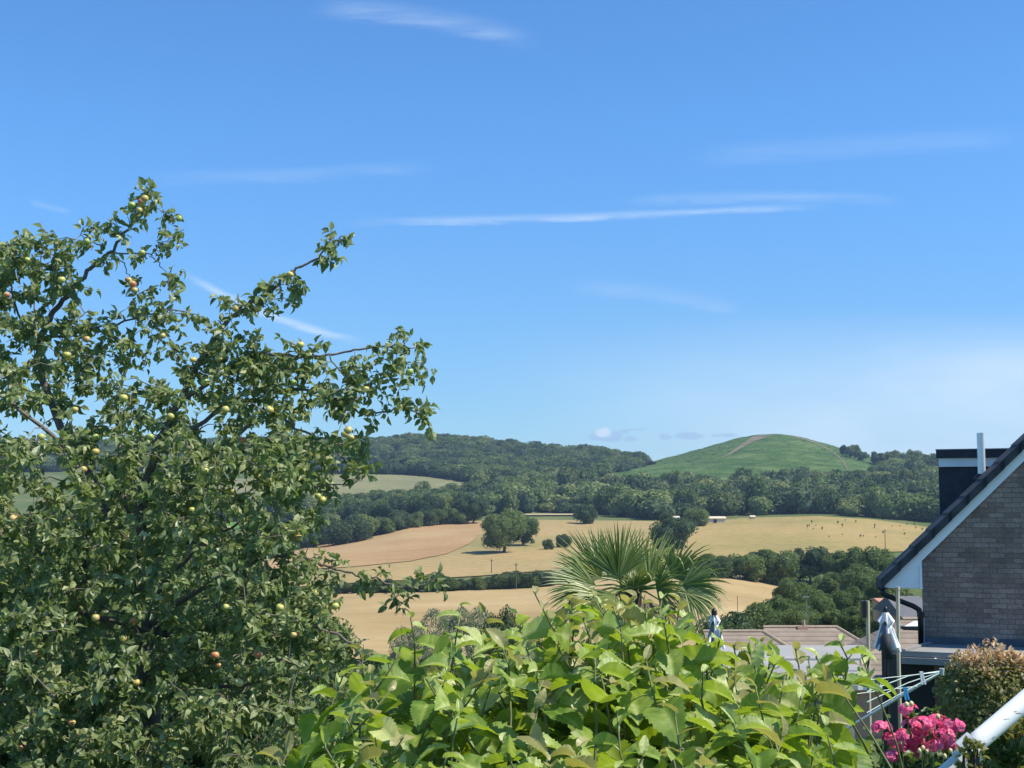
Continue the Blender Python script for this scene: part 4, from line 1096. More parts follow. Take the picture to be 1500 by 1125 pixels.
def apple_mesh(mat, s):
    m = MB(); V = IV3.copy(); rr = np.hypot(V[:,0], V[:,1])
    z = V[:,2]*.92 - .28*np.exp(-(rr/.28)**2)*np.sign(V[:,2])*(V[:,2] > 0) - .12*np.exp(-(rr/.25)**2)*(V[:,2] < 0)*-1
    V = np.stack([V[:,0]*(1+.05*V[:,2]), V[:,1]*(1+.05*V[:,2]), z], -1)*.031
    m.add(V, [IF3]); m.tube([(0,0,.018),(.003,0,.034),(.006,.002,.05)], .0018, 5, 1)
    return m.mesh('apple', [mat, M_abark], True)
AP = [apple_mesh(mm, i) for i, mm in enumerate(AP_M)]
apple_tree = thing('apple_tree', (P(235,1000,9.6).x, 9.6, g1(P(235,1000,9.6).x, 9.6)), 'large apple tree heavy with yellow apples filling the left side', 'apple tree')
DA = 9.5
BR = []   # (points[(x,y,Y)], r0, r1)
tb = (235, 1360, 9.6)
BR.append(([tb,(228,1150,9.6),(215,980,9.55),(205,860,9.5)], .11, .075))
BR.append(([(205,860,9.5),(150,730,9.6),(85,620,9.7),(58,520,9.7),(72,468,9.65),(92,440,9.6),(122,405,9.55),(150,382,9.5),(172,356,9.45),(196,325,9.45),(212,296,9.45),(219,272,9.45)], .055, .006))
BR.append(([(66,495,9.68),(100,490,9.6),(150,478,9.5),(205,465,9.45),(255,455,9.4),(285,462,9.4)], .018, .005))
BR.append(([(63,500,9.7),(110,470,9.75),(128,455,9.8)], .014, .005))
BR.append(([(58,520,9.7),(30,470,9.6),(15,420,9.6),(5,385,9.6)], .018, .006))
BR.append(([(58,500,9.7),(50,430,9.8),(62,365,9.8)], .012, .005))
BR.append(([(172,380,9.5),(185,390,9.45),(192,412,9.4)], .008, .003))
BR.append(([(162,370,9.5),(200,371,9.42),(222,375,9.38),(236,390,9.35),(246,408,9.35),(250,425,9.35)], .009, .003))
BR.append(([(150,362,9.5),(130,352,9.45),(118,347,9.4)], .007, .003))
BR.append(([(220,378,9.4),(232,362,9.38),(248,350,9.38),(262,345,9.36)], .006, .003))
BR.append(([(216,300,9.45),(232,305,9.42),(250,318,9.4),(262,324,9.4)], .005, .002))
BR.append(([(205,860,9.5),(205,740,9.4),(228,660,9.3),(262,590,9.25),(300,520,9.2),(322,485,9.2),(352,455,9.15),(392,432,9.1),(420,405,9.1),(445,388,9.1),(470,372,9.1),(490,352,9.1)], .055, .005))
BR.append(([(262,590,9.25),(330,545,9.2),(370,520,9.15),(430,520,9.1),(480,520,9.1),(520,514,9.1),(556,508,9.1),(585,505,9.1),(605,510,9.1)], .022, .005))
BR.append(([(480,520,9.1),(500,545,9.1),(530,568,9.1),(548,560,9.1),(575,545,9.1),(600,550,9.1)], .009, .003))
BR.append(([(228,660,9.3),(300,615,9.3),(350,580,9.25),(410,570,9.2),(470,575,9.1),(520,600,9.1),(560,602,9.1),(590,598,9.1),(618,608,9.1),(630,622,9.1)], .026, .003))
BR.append(([(215,740,9.4),(290,700,9.3),(340,640,9.25),(400,610,9.2),(440,630,9.15),(480,650,9.1),(520,690,9.1)], .028, .006))
BR.append(([(300,795,9.3),(340,770,9.25),(380,745,9.2),(405,715,9.2),(440,710,9.15),(500,712,9.1),(535,698,9.1)], .016, .004))
BR.append(([(212,900,9.5),(260,830,9.3),(310,792,9.3)], .024, .016))
BR.append(([(212,920,9.5),(300,860,9.3),(380,820,9.2),(430,815,9.1),(470,826,9.1),(505,838,9.1),(545,848,9.05),(575,856,9.05),(605,860,9.05),(632,850,9.05)], .026, .003))
BR.append(([(575,858,9.05),(582,872,9.05),(585,888,9.05)], .003, .0015))
BR.append(([(215,980,9.55),(300,930,9.2),(400,905,9.0),(470,920,8.9),(520,945,8.85),(555,970,8.85)], .03, .006))
BR.append(([(222,1080,9.6),(310,1010,9.1),(400,1010,8.8),(450,1050,8.8)], .03, .008))
BR.append(([(205,860,9.5),(120,800,9.4),(40,760,9.3),(-60,720,9.3)], .04, .012))
BR.append(([(212,920,9.5),(120,900,9.1),(40,900,8.9),(-50,880,8.9)], .034, .01))
BR.append(([(225,1100,9.6),(130,1020,9.0),(60,1000,8.7),(-40,990,8.6)], .036, .01))
BR.append(([(228,1150,9.6),(170,1090,8.8),(120,1080,8.4),(40,1090,8.3)], .03, .008))
BR.append(([(205,850,9.5),(180,700,9.9),(170,600,10.1),(190,520,10.1),(200,480,10.0)], .04, .008))
BR.append(([(205,860,9.5),(110,680,9.4),(30,600,9.2),(-50,560,9.2)], .034, .01))
nodes = []      # world points of wood
nr = []
mbk = MB(); mtr = MB()
for bi, (pts, r0, r1) in enumerate(BR):
    W = [P(*p) for p in pts]
    # resample smooth
    out = []
    for i in range(len(W)-1):
        p0, p1, p2, p3 = W[max(i-1,0)], W[i], W[i+1], W[min(i+2,len(W)-1)]
        for t in np.arange(0, 1, .2):
            out.append(0.5*((2*p1)+(p2-p0)*t+(2*p0-5*p1+4*p2-p3)*t*t+(3*p1-p0-3*p2+p3)*t**3))
    out.append(W[-1])
    if bi: out = [p+Vector(rng.normal(size=3)*.008) for p in out]
    n = len(out); rad = [(r0+(r1-r0)*(i/(n-1))**.5)*.82 for i in range(n)]
    (mtr if bi == 0 else mbk).tube(out, rad, 9 if r0 > .02 else 6)
    nodes += [tuple(p) for p in out]; nr += rad
BRN = len(nodes)
CL = []         # clusters: (x,y,Y,nleaves)
def ins(poly, x, y):
    c = False; j = len(poly)-1
    for i in range(len(poly)):
        xi, yi = poly[i]; xj, yj = poly[j]
        if (yi > y) != (yj > y) and x < (xj-xi)*(y-yi)/(yj-yi)+xi: c = not c
        j = i
    return c
def fill(poly, n, Y0, Y1, nl, pw=1.0, gaps=0.0):
    xs = [p[0] for p in poly]; ys = [p[1] for p in poly]; k = 0
    while k < n:
        x = rng.uniform(min(xs), max(xs)); y = rng.uniform(min(ys), max(ys))
        if not ins(poly, x, y): continue
        if gaps and (math.sin(x*.045+1.3*math.sin(y*.03))*math.sin(y*.052+math.sin(x*.031)) > 1-gaps*1.5) and rng.random() < .9: k += .3; continue
        CL.append((x, y, rng.uniform(Y0, Y1), nl)); k += 1
D1 = [(-70,560),(0,540),(60,530),(120,545),(200,550),(262,570),(300,600),(350,590),(420,600),(470,600),(520,625),(540,655),(520,690),(490,700),(462,730),(455,765),(440,780),(430,800),(425,812),(455,838),(488,860),(496,895),(460,905),(455,925),(500,935),(545,950),(556,980),(530,1010),(500,1060),(455,1090),(440,1140),(440,1230),(-70,1230)]
fill(D1, 1750, 8.7, 10.6, 9, gaps=.3)
fill([(-70,640),(430,640),(440,700),(400,860),(440,900),(440,1230),(-70,1230)], 900, 8.2, 9.1, 9, gaps=.45)
fill([(-70,900),(60,880),(200,960),(300,1000),(440,1040),(440,1230),(-70,1230)], 380, 7.9, 8.6, 9, gaps=.45)
fill([(-70,880),(460,880),(460,1230),(-70,1230)], 200, 9.6, 11.0, 8)
fill([(-70,370),(0,358),(60,345),(85,350),(110,375),(135,420),(120,465),(140,515),(160,545),(-70,560)], 210, 9.2, 10.2, 8, gaps=.25)
fill([(268,530),(300,505),(345,500),(420,530),(500,535),(550,560),(530,610),(480,600),(420,605),(330,595),(270,580)], 110, 8.9, 9.6, 8)
fill([(395,690),(455,700),(440,790),(470,850),(486,900),(480,935),(400,945)], 120, 8.75, 9.3, 8, gaps=.3)
fill([(140,470),(190,450),(270,455),(290,500),(270,540),(200,545),(150,540)], 24, 9.2, 9.7, 7)
Z1 = "800,120 780,150 830,140 770,200 730,230 730,260 790,290 830,220 800,250 700,290 850,190 910,270 890,300 960,290 900,380 960,400 880,450 940,450 990,440 870,490 930,420 990,370 640,370 680,400 600,340 560,420 640,300 700,370 480,440 440,460 500,430 250,400 200,440 290,420 240,370 100,410 60,450 110,400 600,530 570,560 640,500 550,520 770,510 730,520 800,490 940,600 970,650 950,700 920,650 970,600 960,720 730,630 740,700 720,680 700,660 830,720 800,780 900,790 780,840 860,860 950,850 980,910 880,960 900,940 1060,850 1100,840 1030,820 830,690 760,760 870,750 910,830 740,820 650,830 560,840 540,900 600,960 560,1000 520,850 620,890 690,800 400,600 330,560 370,500 430,700 400,760 390,830 350,640 380,680 440,640 150,560 100,600 50,620 230,640 180,680 20,690 240,790 150,830 60,780 220,850 40,850 470,890 120,960 30,980 300,520 130,520 10,480 90,500 190,600 480,340 515,350 440,960 640,1020 680,980 700,1080 800,1090 620,1060 500,1060 420,1040 360,980 90,560 260,470 330,450 400,440 280,600 220,520 310,650 290,700 110,720 200,740 320,590 60,700 90,890 180,900 260,1000 170,430 20,560"
Z2 = "690,150 680,190 720,220 700,260 660,290 750,170 780,185 650,230 720,280 690,310 480,390 500,430 450,440 390,400 350,450 410,470 390,520 460,530 530,450 490,490 340,460 510,460 280,510 320,500 240,540 190,540 100,530 260,590 350,560 130,560 80,510 300,560 220,560 370,590 60,680 100,700 30,690 150,660 90,660 260,710 250,770 290,820 230,820 300,710 210,720 280,780 430,740 330,850 350,900 420,830 400,900 130,800 120,860 40,860 20,830 90,780 170,830 70,900 520,780 560,820 600,800 640,770 590,860 540,900 620,900 500,850 660,870 560,930 820,850 760,890 810,920 870,880 830,950 780,920 850,900 930,780 1000,790 1060,720 1080,800 1120,740 1190,800 1050,860 1130,880 1180,930 1000,920 960,960 1040,980 980,1040 1060,1060 920,1000 1100,1090 1200,1100 1230,1110 1180,960 1230,910 1090,840 1010,860 1150,860 950,830 900,960 1060,920 1110,950 1070,1010 940,900 780,1000 760,1060 800,1080 700,1080 600,1000 640,1050 560,1080 480,1000 300,980 230,1010 160,960 120,960 200,1060 300,1060 400,960 330,1010 260,960 450,1050 520,960 370,1080 100,1060 40,1020 190,930 20,940 840,1060 660,1000 730,1040 1080,700 1040,760 1180,780"
for s, ox, oy, Y in ((Z1,0,240,9.42),(Z2,300,300,9.1)):
    for q in s.split():
        a, b = [float(v) for v in q.split(',')]; CL.append((ox+a/3.75, oy+b/3.75, Y+rng.normal()*.07, 6))
for q in "575,600 600,604 618,612 625,620 632,632 628,606 560,600 545,622 590,592 612,600 540,600 522,640 530,655 520,680 535,690 545,680 515,700 488,820 480,835 500,845 532,842 545,852 560,838 528,855 568,862 580,868 606,852 622,850 636,845 645,858 612,842 585,888 575,882 598,876 470,812 455,790 500,822 490,728 470,735 455,750 478,718 470,760 465,772 520,960 540,955 555,972 512,975 530,940 505,930".split():
    a, b = [float(v) for v in q.split(',')]; CL.append((a, b, 9.07+rng.normal()*.05, 7))
CL = [c for c in CL if not (384 < c[0] < 442 and 735 < c[1] < 769 and rng.random() < .85)]
CLP = [P(x, y, Y) for x, y, Y, n in CL]
NA = np.array(nodes); base = NA.copy()
order = sorted(range(len(CL)), key=lambda i: float(((base-np.array(CLP[i]))**2).sum(1).min()))
buf = np.zeros((len(nodes)+len(CL)*3, 3)); buf[:len(nodes)] = NA; cntn = len(nodes)
lp, ld, ln, lL, lT = [], [], [], [], []
for i in order:
    c = np.array(CLP[i]); d2 = ((buf[:cntn]-c)**2).sum(1); j = int(d2.argmin()); p = buf[j]; dist = math.sqrt(d2[j])
    mid = (p+c)/2+rng.normal(size=3)*.07*dist+np.array([0,0,.10*dist])
    if dist > .02:
        r_ = .0022+.0035*min(1, dist/.6)
        mbk.tube([tuple(p), tuple(mid), tuple(c)], [r_*1.4, r_, .0018], 4, cap=False)
        buf[cntn] = mid; buf[cntn+1] = c; cntn += 2
    ax = c-mid; ax = ax/max(np.linalg.norm(ax), 1e-6)
    n = max(4, int(CL[i][3]*1.35+rng.integers(-1, 3)))
    t = rng.uniform(-.06, .045, n); pos = c+ax*t[:,None]
    d = unit(rdir(n)*.85+ax*.45+np.array([0,0,-.15]))
    nn = unit(np.array([.35,-.34,.6])+rng.normal(size=(n,3))*.55)
    lp.append(pos+d*.012); ld.append(d); ln.append(nn); lL.append(rng.uniform(.042,.080,n)); lT.append(np.clip(rng.beta(2,2.6,n)+(.12 if rng.random() < .25 else 0), 0, 1))
lp, ld, ln, lL, lT = [np.concatenate(a) for a in (lp, ld, ln, lL, lT)]
mlf = MB(); leaves(mlf, TS, lp, ld, ln, lL, lL*rng.uniform(.22,.33,len(lL)), rng.uniform(.2,.95,len(lL)), rng.uniform(.05,.7,len(lL)), .15, lT)
print('apple leaves', len(lL), 'clusters', len(CL))
mtr.build('trunk', M_abark, apple_tree, smooth=True)
mbk.build('branch', M_abark, apple_tree, smooth=True)
mlf.build('foliage', M_aleaf, apple_tree, smooth=False)
AL = "207,296,1 204,308,1 212,291,0 193,300,2 127,354,2 197,425,1 194,416,1 188,410,1 238,492,1 127,497,1 283,527,0 320,525,1 10,432,1 345,452,0 365,664,0 368,676,1 376,697,0 510,630,1 514,641,1 505,636,1 472,732,0 466,727,2 282,748,0 208,370,2 378,452,0 181,583,0 140,662,0 122,688,1 178,684,0 208,811,0 370,846,0 365,852,0 372,842,0 418,834,2 430,838,0 443,851,0 461,869,0 491,888,0 405,783,0 398,768,2 355,645,1 262,636,0 280,724,0 140,640,2 425,402,0 55,958,1 80,981,1 140,905,1 181,935,0 105,1058,1 115,1079,0 166,1078,0 315,960,1 378,958,1 320,975,1 30,1096,1 197,908,1 437,788,0 262,320,2 60,640,2 300,690,2 340,720,0 100,760,0 150,770,2 60,830,2 120,870,0 240,880,0 330,890,2 410,890,0 430,930,1 350,1000,1 270,1050,0 200,1000,0 60,900,0 20,760,1 30,700,0 110,600,0 220,640,2 330,600,0 430,560,2 500,590,0 395,600,0 300,560,2 250,610,0 460,660,2 420,700,0 536,570,0 600,545,2 265,345,2 378,545,2 440,505,0 90,410,0 40,380,2 98,520,0".split()
for q in AL:
    x, y, k = q.split(','); x = float(x); y = float(y); Y = 9.02+rng.normal()*.04 if y > 640 and x > 300 else (9.28 if y < 560 else 8.75+rng.normal()*.1)
    if 270 < x and y < 600: Y = 9.0
    if y > 880: Y = 8.3+rng.normal()*.1
    o = bpy.data.objects.new('apple', AP[int(k)]); COL.objects.link(o); o.parent = apple_tree
    o.location = P(x, y, Y)-Vector(apple_tree.location); s = rng.uniform(.62,.92); o.scale = (s,s,s*rng.uniform(.9,1.05))
    o.rotation_euler = (rng.normal()*.35, rng.normal()*.35, rng.uniform(0,6.28))

# ------------------------------------------------------------------ fan palm
M_frond = leafmat('palm_blade', [(0,(.055,.095,.020)),(.5,(.145,.205,.044)),(.8,(.29,.34,.09)),(1,(.52,.52,.22))], (.3,.36,.06), .25, .4, .5)
M_dead = leafmat('dry_palm_blade', [(0,(.10,.085,.05)),(1,(.30,.25,.14))], (.2,.15,.05), .15, .7, .2)
M_fibre = plain('palm_fibre', (.09,.065,.045), .95, var=.4, scale=30, bump=.6)
YP = 15.0; pc = P(925, 858, YP); pg = g1(pc.x, YP)
palm = thing('fan_palm', (pc.x, YP, pg), 'fan palm with spiky fronds and drooping dry leaves above the shrub', 'palm')
m = MB(); m.tube([(pc.x,YP,pg-.2),(pc.x+.02,YP,(pg+pc.z)/2),(pc.x,YP,pc.z)], [.15,.13,.11], 14)
for k in range(60):
    z = pg+(pc.z-pg)*(k/60); a = k*2.4; m.prism([(pc.x+.12*math.cos(a),YP+.12*math.sin(a),z),(pc.x+.12*math.cos(a+.4),YP+.12*math.sin(a+.4),z),(pc.x+.16*math.cos(a+.2),YP+.16*math.sin(a+.2),z+.16)], (0,0,.02))
m.build('trunk', M_fibre, palm)
def frond(hubp, axis, face, rad, span, nseg, droop, tint, seed, stem=None, mat=None, bend=0.0):
    r = np.random.default_rng(seed); m = MB()
    axis = Vector(axis).normalized(); face = Vector(face); face = (face-axis*face.dot(axis)).normalized(); side = axis.cross(face)
    if stem is not None:
        mid = (Vector(stem)+Vector(hubp))/2+Vector((0,0,.04)); m.tube([tuple(stem), tuple(mid), tuple(hubp)], [.016,.011,.008], 5, 1)
    for i in range(nseg):
        u = (i/(nseg-1)-.5)*2; a = u*span
        d = axis*math.cos(a)+side*math.sin(a); d = (d+face*.10*(1-abs(u))+Vector(r.normal(size=3)*.03)).normalized()
        L = rad*(1-.22*abs(u)**2)*r.uniform(.88,1.05); w0 = .0165*r.uniform(.8,1.2)
        n = 7; V = []; bent = r.random() < bend; bp = r.uniform(.45,.75)
        sd = face.cross(d).normalized(); p = Vector(hubp); dd = d.copy(); st = L/(n-1)
        for k in range(n):
            f = k/(n-1); w = w0*(.45+.9*f if f < .35 else .765*(1-(f-.35)/.65)**.8+.02)
            V += [tuple(p-sd*w+face*w*.35), tuple(p), tuple(p+sd*w+face*w*.35)]
            g_ = droop*f*.38*(1+.5*r.random())
            if bent and f > bp: g_ += .9
            dd = (dd+Vector((0,0,-g_))).normalized(); p = p+dd*st
        m.add(V, [grid_faces(n, 3)], np.clip(tint+.12+r.normal()*.16, 0, 1))
    return m.build('frond', [mat or M_frond, M_frond], palm)
top = Vector((pc.x, YP, pc.z))
def fr(hx, hy, dY, ang, rad, span, n, droop, tint, seed, tilt=-.3, mat=None, bend=0.0):
    """hub at photo direction (hx,hy) at YP+dY; ang = direction of the middle blade (deg, 90 = up)"""
    h = P(hx, hy, YP+dY); a = R(ang)
    ax = Vector((math.cos(a), tilt, math.sin(a)))
    frond(h, ax, (0.12, -1, .25), rad, span, n, droop, tint, seed, top+Vector((0,0,-.05)), mat, bend)
fr(906,846,-.35, 92,.62,R(62),44,.05,.50,1,-.05)
fr(880,846,-.15,140,.64,R(60),40,.12,.36,2,-.1)
fr(872,858,-.45,172,.62,R(55),38,.25,.42,3,-.3)
fr(880,872,-.55,205,.56,R(60),34,.5,.74,4,-.5)
fr(950,850,-.1, 70,.60,R(26),18,.15,.72,5,.1,bend=.25)
fr(985,846,-.2, 48,.56,R(60),30,.5,.62,6,-.2,bend=.7)
fr(1000,858,-.4,12,.56,R(55),32,.5,.60,7,-.4,bend=.4)
fr(1005,868,-.45,-15,.50,R(60),32,.7,.80,8,-.5,bend=.2)
fr(962,862,-.6, 20,.46,R(80),34,.6,.50,9,-.9,bend=.5)
fr(930,860,-.7,100,.42,R(85),36,.5,.42,10,-1.2,bend=.3)
fr(900,872,-.6,230,.42,R(70),30,.6,.40,11,-.8)
fr(935,842,.3, 60,.60,R(65),34,.2,.30,12,.35)
fr(890,842,.35,112,.56,R(60),34,.2,.30,13,.4)
fr(925,850,.5,95,.5,R(80),34,.4,.25,14,.9)
fr(990,866,.3,-8,.58,R(60),30,.5,.35,15,.5)
fr(866,868,.3,190,.58,R(60),30,.5,.32,16,.5)
fr(915,880,-.1,262,.38,R(55),24,.5,.3,17,-.3,M_dead)
fr(945,880,-.2,290,.40,R(50),24,.5,.5,18,-.4,M_dead)
fr(890,882,0,248,.40,R(50),22,.5,.2,19,0,M_dead)
fr(968,880,0,300,.40,R(50),22,.5,.6,20,0,M_dead)

# ------------------------------------------------------------------ big leaved shrub in the foreground
M_big = leafmat('broad_leaf', [(0,(.042,.092,.010)),(.4,(.108,.192,.022)),(.7,(.262,.352,.068)),(1,(.53,.57,.24))], (.62,.82,.015), .37, .45, .4, nscale=22, spots=(.30,.26,.06), back=(.22,.30,.10))  # dark end of the ramp puts interior shade into the leaf colour
M_young = leafmat('bronze_young_leaf', [(0,(.13,.12,.03)),(.5,(.24,.235,.06)),(1,(.38,.36,.15))], (.62,.58,.06), .38, .4, .4, back=(.34,.31,.16))
M_stem = plain('green_brown_stem', (.13,.14,.05), .7, var=.3, scale=20)
M_stemy = plain('pale_young_stem', (.30,.36,.14), .6, var=.2, scale=20)
def veins(m):
    nt = m.node_tree
big = thing('broad_leaved_shrub', (P(880,1100,4).x, 4.1, g1(.3, 4.1)), 'bright green shrub with big toothed leaves across the foreground', 'shrub')
mfo, myo = MB(), MB()
SH = [  # (x, y top, Y, lean)
 (488,950,3.9),(462,990,4.1),(505,985,3.6),(572,905,3.9),(592,945,4.2),(556,955,3.7),(625,925,4.3),(655,888,4.0),(688,896,4.2),(640,960,3.6),(712,925,3.8),(742,900,4.3),(772,866,3.8),(796,905,4.2),
 (760,950,3.5),(830,892,4.1),(852,905,3.7),(880,885,4.3),(905,892,3.8),(935,905,4.2),(958,885,4.0),(990,900,3.7),(1018,880,4.1),(1040,915,3.8),(1062,930,4.2),(1092,925,3.7),(1112,945,4.1),(1140,955,3.8),(1166,942,4.2),
 (1190,962,3.7),(1216,975,4.1),(1242,965,3.8),(1268,985,4.1),(1296,940,3.9),(1310,975,4.2),(870,960,3.45),(960,965,3.4),(1060,985,3.4),(1150,1005,3.4),(1230,1020,3.45),(700,985,3.4),(600,1000,3.45),(540,1010,3.5),
 (480,1035,3.5),(460,1060,3.9),(650,1045,3.2),(780,1030,3.2),(910,1040,3.15),(1010,1040,3.2),(1110,1060,3.2),(1200,1075,3.25),(1270,1060,3.5),(560,1080,3.2),(720,1085,3.1),(850,1095,3.1),(960,1100,3.1),(1060,1105,3.1),(1170,1110,3.15),
 (480,1100,3.4),(430,1090,3.3),(375,1098,3.3),(630,1110,3.1),(790,1115,3.05),(1250,1100,3.4),(1010,950,4.5),(840,950,4.5),(680,960,4.6),(930,950,4.6),(1120,1000,4.4),(760,940,4.6),(1220,1000,4.4),(580,990,4.5),(520,1030,4.4)]
for k in range(46):
    x = rng.uniform(455, 1300); SH.append((x, np.interp(x, [455,560,780,960,1060,1180,1300], [1010,960,915,910,950,985,985])+rng.uniform(0,90), rng.uniform(3.5,4.5)))
for x, y, Y in [(1130,952,3.9),(1165,950,4.1),(1195,962,3.8),(1228,972,4.3),(1262,962,4.7),(1150,990,3.6),(1205,1004,3.7),(1180,985,4.3),(1105,945,4.3)]: SH.append((868+(x-868)/.845, y, Y))
SH += [(868,874,4.0),(905,870,4.2),(945,874,3.9),(988,878,4.1),(830,880,4.2),(1020,890,4.3)]
nb = 0
for si, (x, y, Y) in enumerate(SH):
    x = 868+(x-868)*(.90 if x < 868 else .845)
    tip = P(x, y, Y); r = np.random.default_rng(900+si)
    lean = np.array([r.normal()*.10, r.normal()*.08, 0]); Ls = r.uniform(.75,1.0) if y > 930 else r.uniform(.9,1.15)
    basep = np.array(tip)-np.array([0,0,Ls])+lean*2
    if x > 1215: basep[0] -= .26
    t = np.linspace(0, 1, 14)
    sp_ = basep[None]*(1-t)[:,None]+np.array(tip)[None]*t[:,None]+np.array([0,0,0])+(np.sin(t*math.pi)[:,None])*(lean*.8)[None]+np.cumsum(r.normal(size=(14,3))*.004, 0)
    sp_[-1] = np.array(tip)-np.array([0,0,.0])
    m = MB(); m.tube([tuple(q) for q in sp_], [.0075-.0055*k/13 for k in range(14)], 7, 0); 
    nlv = int(Ls/.040); a0 = r.uniform(0, 6.28)
    for k in range(nlv):
        f = 1-(k+.3)*.040/Ls*(.75 if k < 6 else 1.05)
        if f < .12: break
        c = np.array([np.interp(f, t, sp_[:,j]) for j in range(3)])
        a = a0+k*2.39996+r.normal()*.25
        size = np.interp(k, [0,2,5,9,16], [.04,.08,.13,.165,.175])*r.uniform(.75,1.15)
        out = np.array([math.cos(a), math.sin(a), 0])
        el = np.interp(k, [0,2,5,12], [1.1,.55,.15,-.15])+r.normal()*.18
        pet = np.interp(k, [0,4,12], [.012,.03,.055])
        qx, qy = proj(c[0], c[1], c[2])
        if (qx > 1238 and qy > 1018) or qx > 1318 or (qx < 448 and qy < 1085) or qx < 330: continue      # pruned clear of the flowers and the apple tree
        pd = unit(out*math.cos(el+.35)+np.array([0,0,math.sin(el+.35)])); p1 = c+pd*pet
        m.tube([tuple(c), tuple(p1)], [.0022,.0016], 5, 1, cap=False)
        d = unit(out*math.cos(el-.35)+np.array([0,0,math.sin(el-.35)])+r.normal(size=3)*.22)
        nn = unit(np.array([0,0,1.0])+out*.35+r.normal(size=3)*.32)
        young = k < 3 and (si % 2 == 0)
        tn = float(np.clip((.95-.09*k if young else np.interp(k, [0,3,8,16], [.85,.6,.42,.3]))+r.normal()*.14, 0, 1))  # young tips paler; tint darkens lower leaves as painted interior shade
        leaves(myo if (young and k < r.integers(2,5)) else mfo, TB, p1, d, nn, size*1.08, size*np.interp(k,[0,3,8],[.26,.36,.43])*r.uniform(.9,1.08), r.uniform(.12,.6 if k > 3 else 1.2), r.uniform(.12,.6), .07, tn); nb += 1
    m.build('stem', [M_stem, M_stemy], big, smooth=True)
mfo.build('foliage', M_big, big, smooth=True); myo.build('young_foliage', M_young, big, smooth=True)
print('big leaves', nb)

# ------------------------------------------------------------------ pink tipped clipped bush
def small_shrub(name, label, cx, cy, Y, rx, rz, n, L, mat_main, mat_tip, tipz, stem_mat, squash=1.0, seed=1, cat='shrub'):
    r = np.random.default_rng(seed); c = P(cx, cy, Y); zg_ = g1(c.x, Y)
    e = thing(name, (c.x, Y, zg_), label, cat)
    s = Y/F; RXm, RZm = rx*s, rz*s
    v = unit(r.normal(size=(n*2,3))+[0,-.2,.25])[:n]; v = np.sign(v)*np.abs(v)**.8
    lump = 1+.10*np.sin(v[:,0]*6+1)*np.sin(v[:,2]*7)+.06*np.sin(v[:,1]*11)
    q = r.uniform(.72,1.03,n)*lump
    p = np.array(c)+v*q[:,None]*np.array([RXm, RXm*squash, RZm])
    d = unit(v*.6+rdir(n)*.8+[0,0,.35]); nn = unit(v*.5+[0,0,.6]+r.normal(size=(n,3))*.5)
    tip = (v[:,2]*q > tipz+r.normal(size=n)*.12)
    for sel, mt, nm in ((~tip, mat_main, 'foliage'), (tip, mat_tip, 'young_foliage')):
        if sel.sum() == 0: continue
        k = int(sel.sum()); LL = L*r.uniform(.65,1.25,k); mb = MB()
        leaves(mb, TS, p[sel], d[sel], nn[sel], LL, LL*.3, r.uniform(.1,.7,k), r.uniform(0,.5,k), .1, r.beta(2,2,k)); mb.build(nm, mt, e)
    mb = MB()
    for k in range(26):
        v_ = unit(r.normal(size=3)+[0,0,.6]); a = Vector((c.x+r.normal()*.03, Y+r.normal()*.03, zg_-.05)); b = Vector(np.array(c)+v_*np.array([RXm,RXm*squash,RZm])*.85)
        mb.tube([a, (a+b)/2+Vector((0,0,-.05)), b], [.016,.010,.003], 5)
    mb.build('stem', stem_mat, e)
    return e
M_pier = leafmat('olive_shrub_leaf', [(0,(.09,.10,.03)),(.5,(.25,.24,.09)),(1,(.46,.43,.20))], (.4,.4,.08), .36, .45, .4)
M_pink = leafmat('pinkish_young_leaf', [(0,(.42,.32,.15)),(.5,(.62,.44,.26)),(1,(.76,.62,.42))], (.75,.45,.22), .38, .45, .3)
small_shrub('pink_tipped_bush', 'rounded clipped bush with pink tipped young leaves by the flat roof', 1452, 1036, 8.6, 66, 82, 6200, .036, M_pier, M_pink, .74, M_bark, .9, 3)
M_cg = leafmat('climber_leaf', [(0,(.03,.07,.012)),(.5,(.075,.125,.025)),(1,(.17,.21,.06))], (.35,.45,.04), .3, .4, .45)
M_cg2 = leafmat('yellow_green_leaf', [(0,(.12,.14,.03)),(1,(.28,.28,.09))], (.45,.42,.06), .3, .4, .4)
small_shrub('leafy_climber', 'low leafy plant under the white rail in the bottom right corner', 1490, 1130, 4.75, 62, 66, 900, .042, M_cg, M_cg2, .55, M_bark, .7, 5, 'plant')
small_shrub('leafy_climber', 'yellow green sprig clinging to the white rail at its joint', 1424, 1118, 4.30, 16, 30, 70, .03, M_cg2, M_cg2, 2, M_bark, .6, 6, 'plant')

# ------------------------------------------------------------------ pink flowers
M_petal = leafmat('pink_petal', [(0,(.82,.09,.26)),(.6,(.92,.20,.40)),(1,(.95,.38,.48))], (1,.25,.4), .36, .5, .3)
M_fleaf = leafmat('flower_leaf', [(0,(.03,.07,.015)),(1,(.12,.18,.04))], (.3,.45,.04), .3, .4, .4)
M_bud = plain('pale_bud', (.62,.58,.30), .6, var=.2)
YFl = 6.2; fc_ = P(1345, 1100, YFl)
fl = thing('flowering_shrub', (fc_.x, YFl, g1(fc_.x, YFl)), 'pink flowering plant with clustered heads beside the white rail', 'flowering plant')
heads = [(1330,1040,17),(1291,1066,17),(1305,1082,15),(1317,1100,18),(1306,1108,15),(1336,1064,20),(1352,1060,18),(1370,1056,18),(1392,1062,18),(1402,1064,13),(1384,1076,18),(1356,1078,18),(1368,1092,16),(1340,1088,17),(1390,1090,14),(1322,1078,15),(1345,1100,14),(1402,1094,11)]
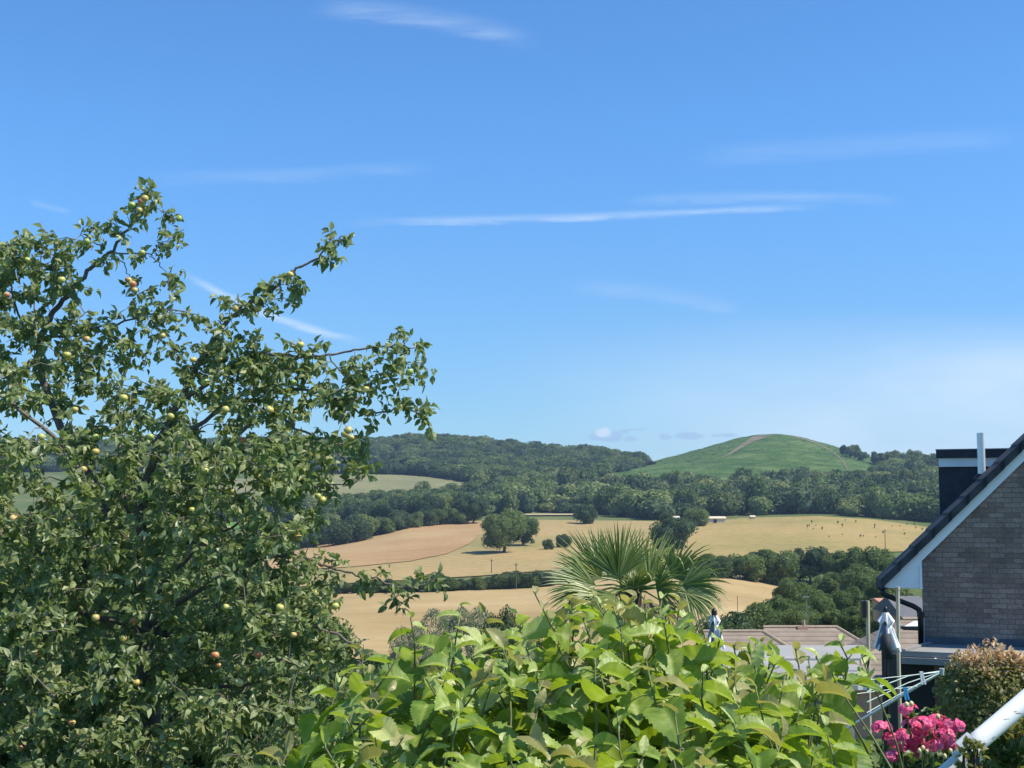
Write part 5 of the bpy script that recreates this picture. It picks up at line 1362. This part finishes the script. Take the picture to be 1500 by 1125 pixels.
for hi, (x, y, rp) in enumerate(heads):
    r = np.random.default_rng(50+hi); c = np.array(P(x, y, YFl+r.normal()*.06)); s = YFl/F*rp
    m = MB(); nf = 15
    for k in range(nf):
        v = unit(r.normal(size=3)+np.array([0,-.5,.7])); p = c+v*s*np.array([1,1,.55])*r.uniform(.65,.95)
        t1 = unit(np.cross(v, [0,0,1.0])+1e-3); t2 = np.cross(v, t1); a0 = r.uniform(0,6.28); n = 5
        dd = np.array([t1*math.cos(a0+j*6.283/n)+t2*math.sin(a0+j*6.283/n)+v*.35 for j in range(n)])
        leaves(m, TS, np.repeat(p[None], n, 0), dd, np.repeat(v[None], n, 0)+.01, .021, .011, .2, .3, 0, np.clip(r.uniform(.1,.8)+r.normal(size=n)*.12,0,1))
    o = m.build('flower_head', M_petal, fl)
    m = MB(); base = np.array([fc_.x+(c[0]-fc_.x)*.5, YFl+.05, g1(fc_.x,YFl)]); m.tube([tuple(base), tuple((base+c)/2+np.array([0,.02,.05])), tuple(c)], [.006,.004,.003], 5); m.build('stem', M_stemy, fl)
m = MB(); r = np.random.default_rng(8); n = 420
p = np.array(fc_)+r.normal(size=(n,3))*np.array([.13,.09,.09])+np.array([0,.06,-.10])
leaves(m, TS, p, unit(rdir(n)+[0,-.2,.3]), unit(r.normal(size=(n,3))*.5+[0,-.2,.8]), r.uniform(.03,.07,n), r.uniform(.012,.022,n), .3, .3, .1, r.random(n))
px_ = [(1350,1046),(1362,1040),(1345,1052),(1372,1045),(1338,1050)]
for x, y in px_:
    q = np.array(P(x, y, YFl+.08)); leaves(m, TS, np.repeat(q[None], 6, 0), rdir(6)+[0,0,.5], rdir(6)*.4+[0,-.3,.8], .045, .016, .3, .3, .1, r.random(6))
m.build('foliage', M_fleaf, fl)
m = MB()
for x, y in [(1328,1032),(1335,1031),(1374,1050),(1347,1100),(1358,1101),(1384,1108),(1392,1100),(1365,1104),(1352,1096),(1376,1098)]:
    m.add(IV1*.011*np.array([1,1,1.3])+np.array(P(x, y, YFl-.08)), [IF1])
m.build('bud', M_bud, fl, smooth=True)
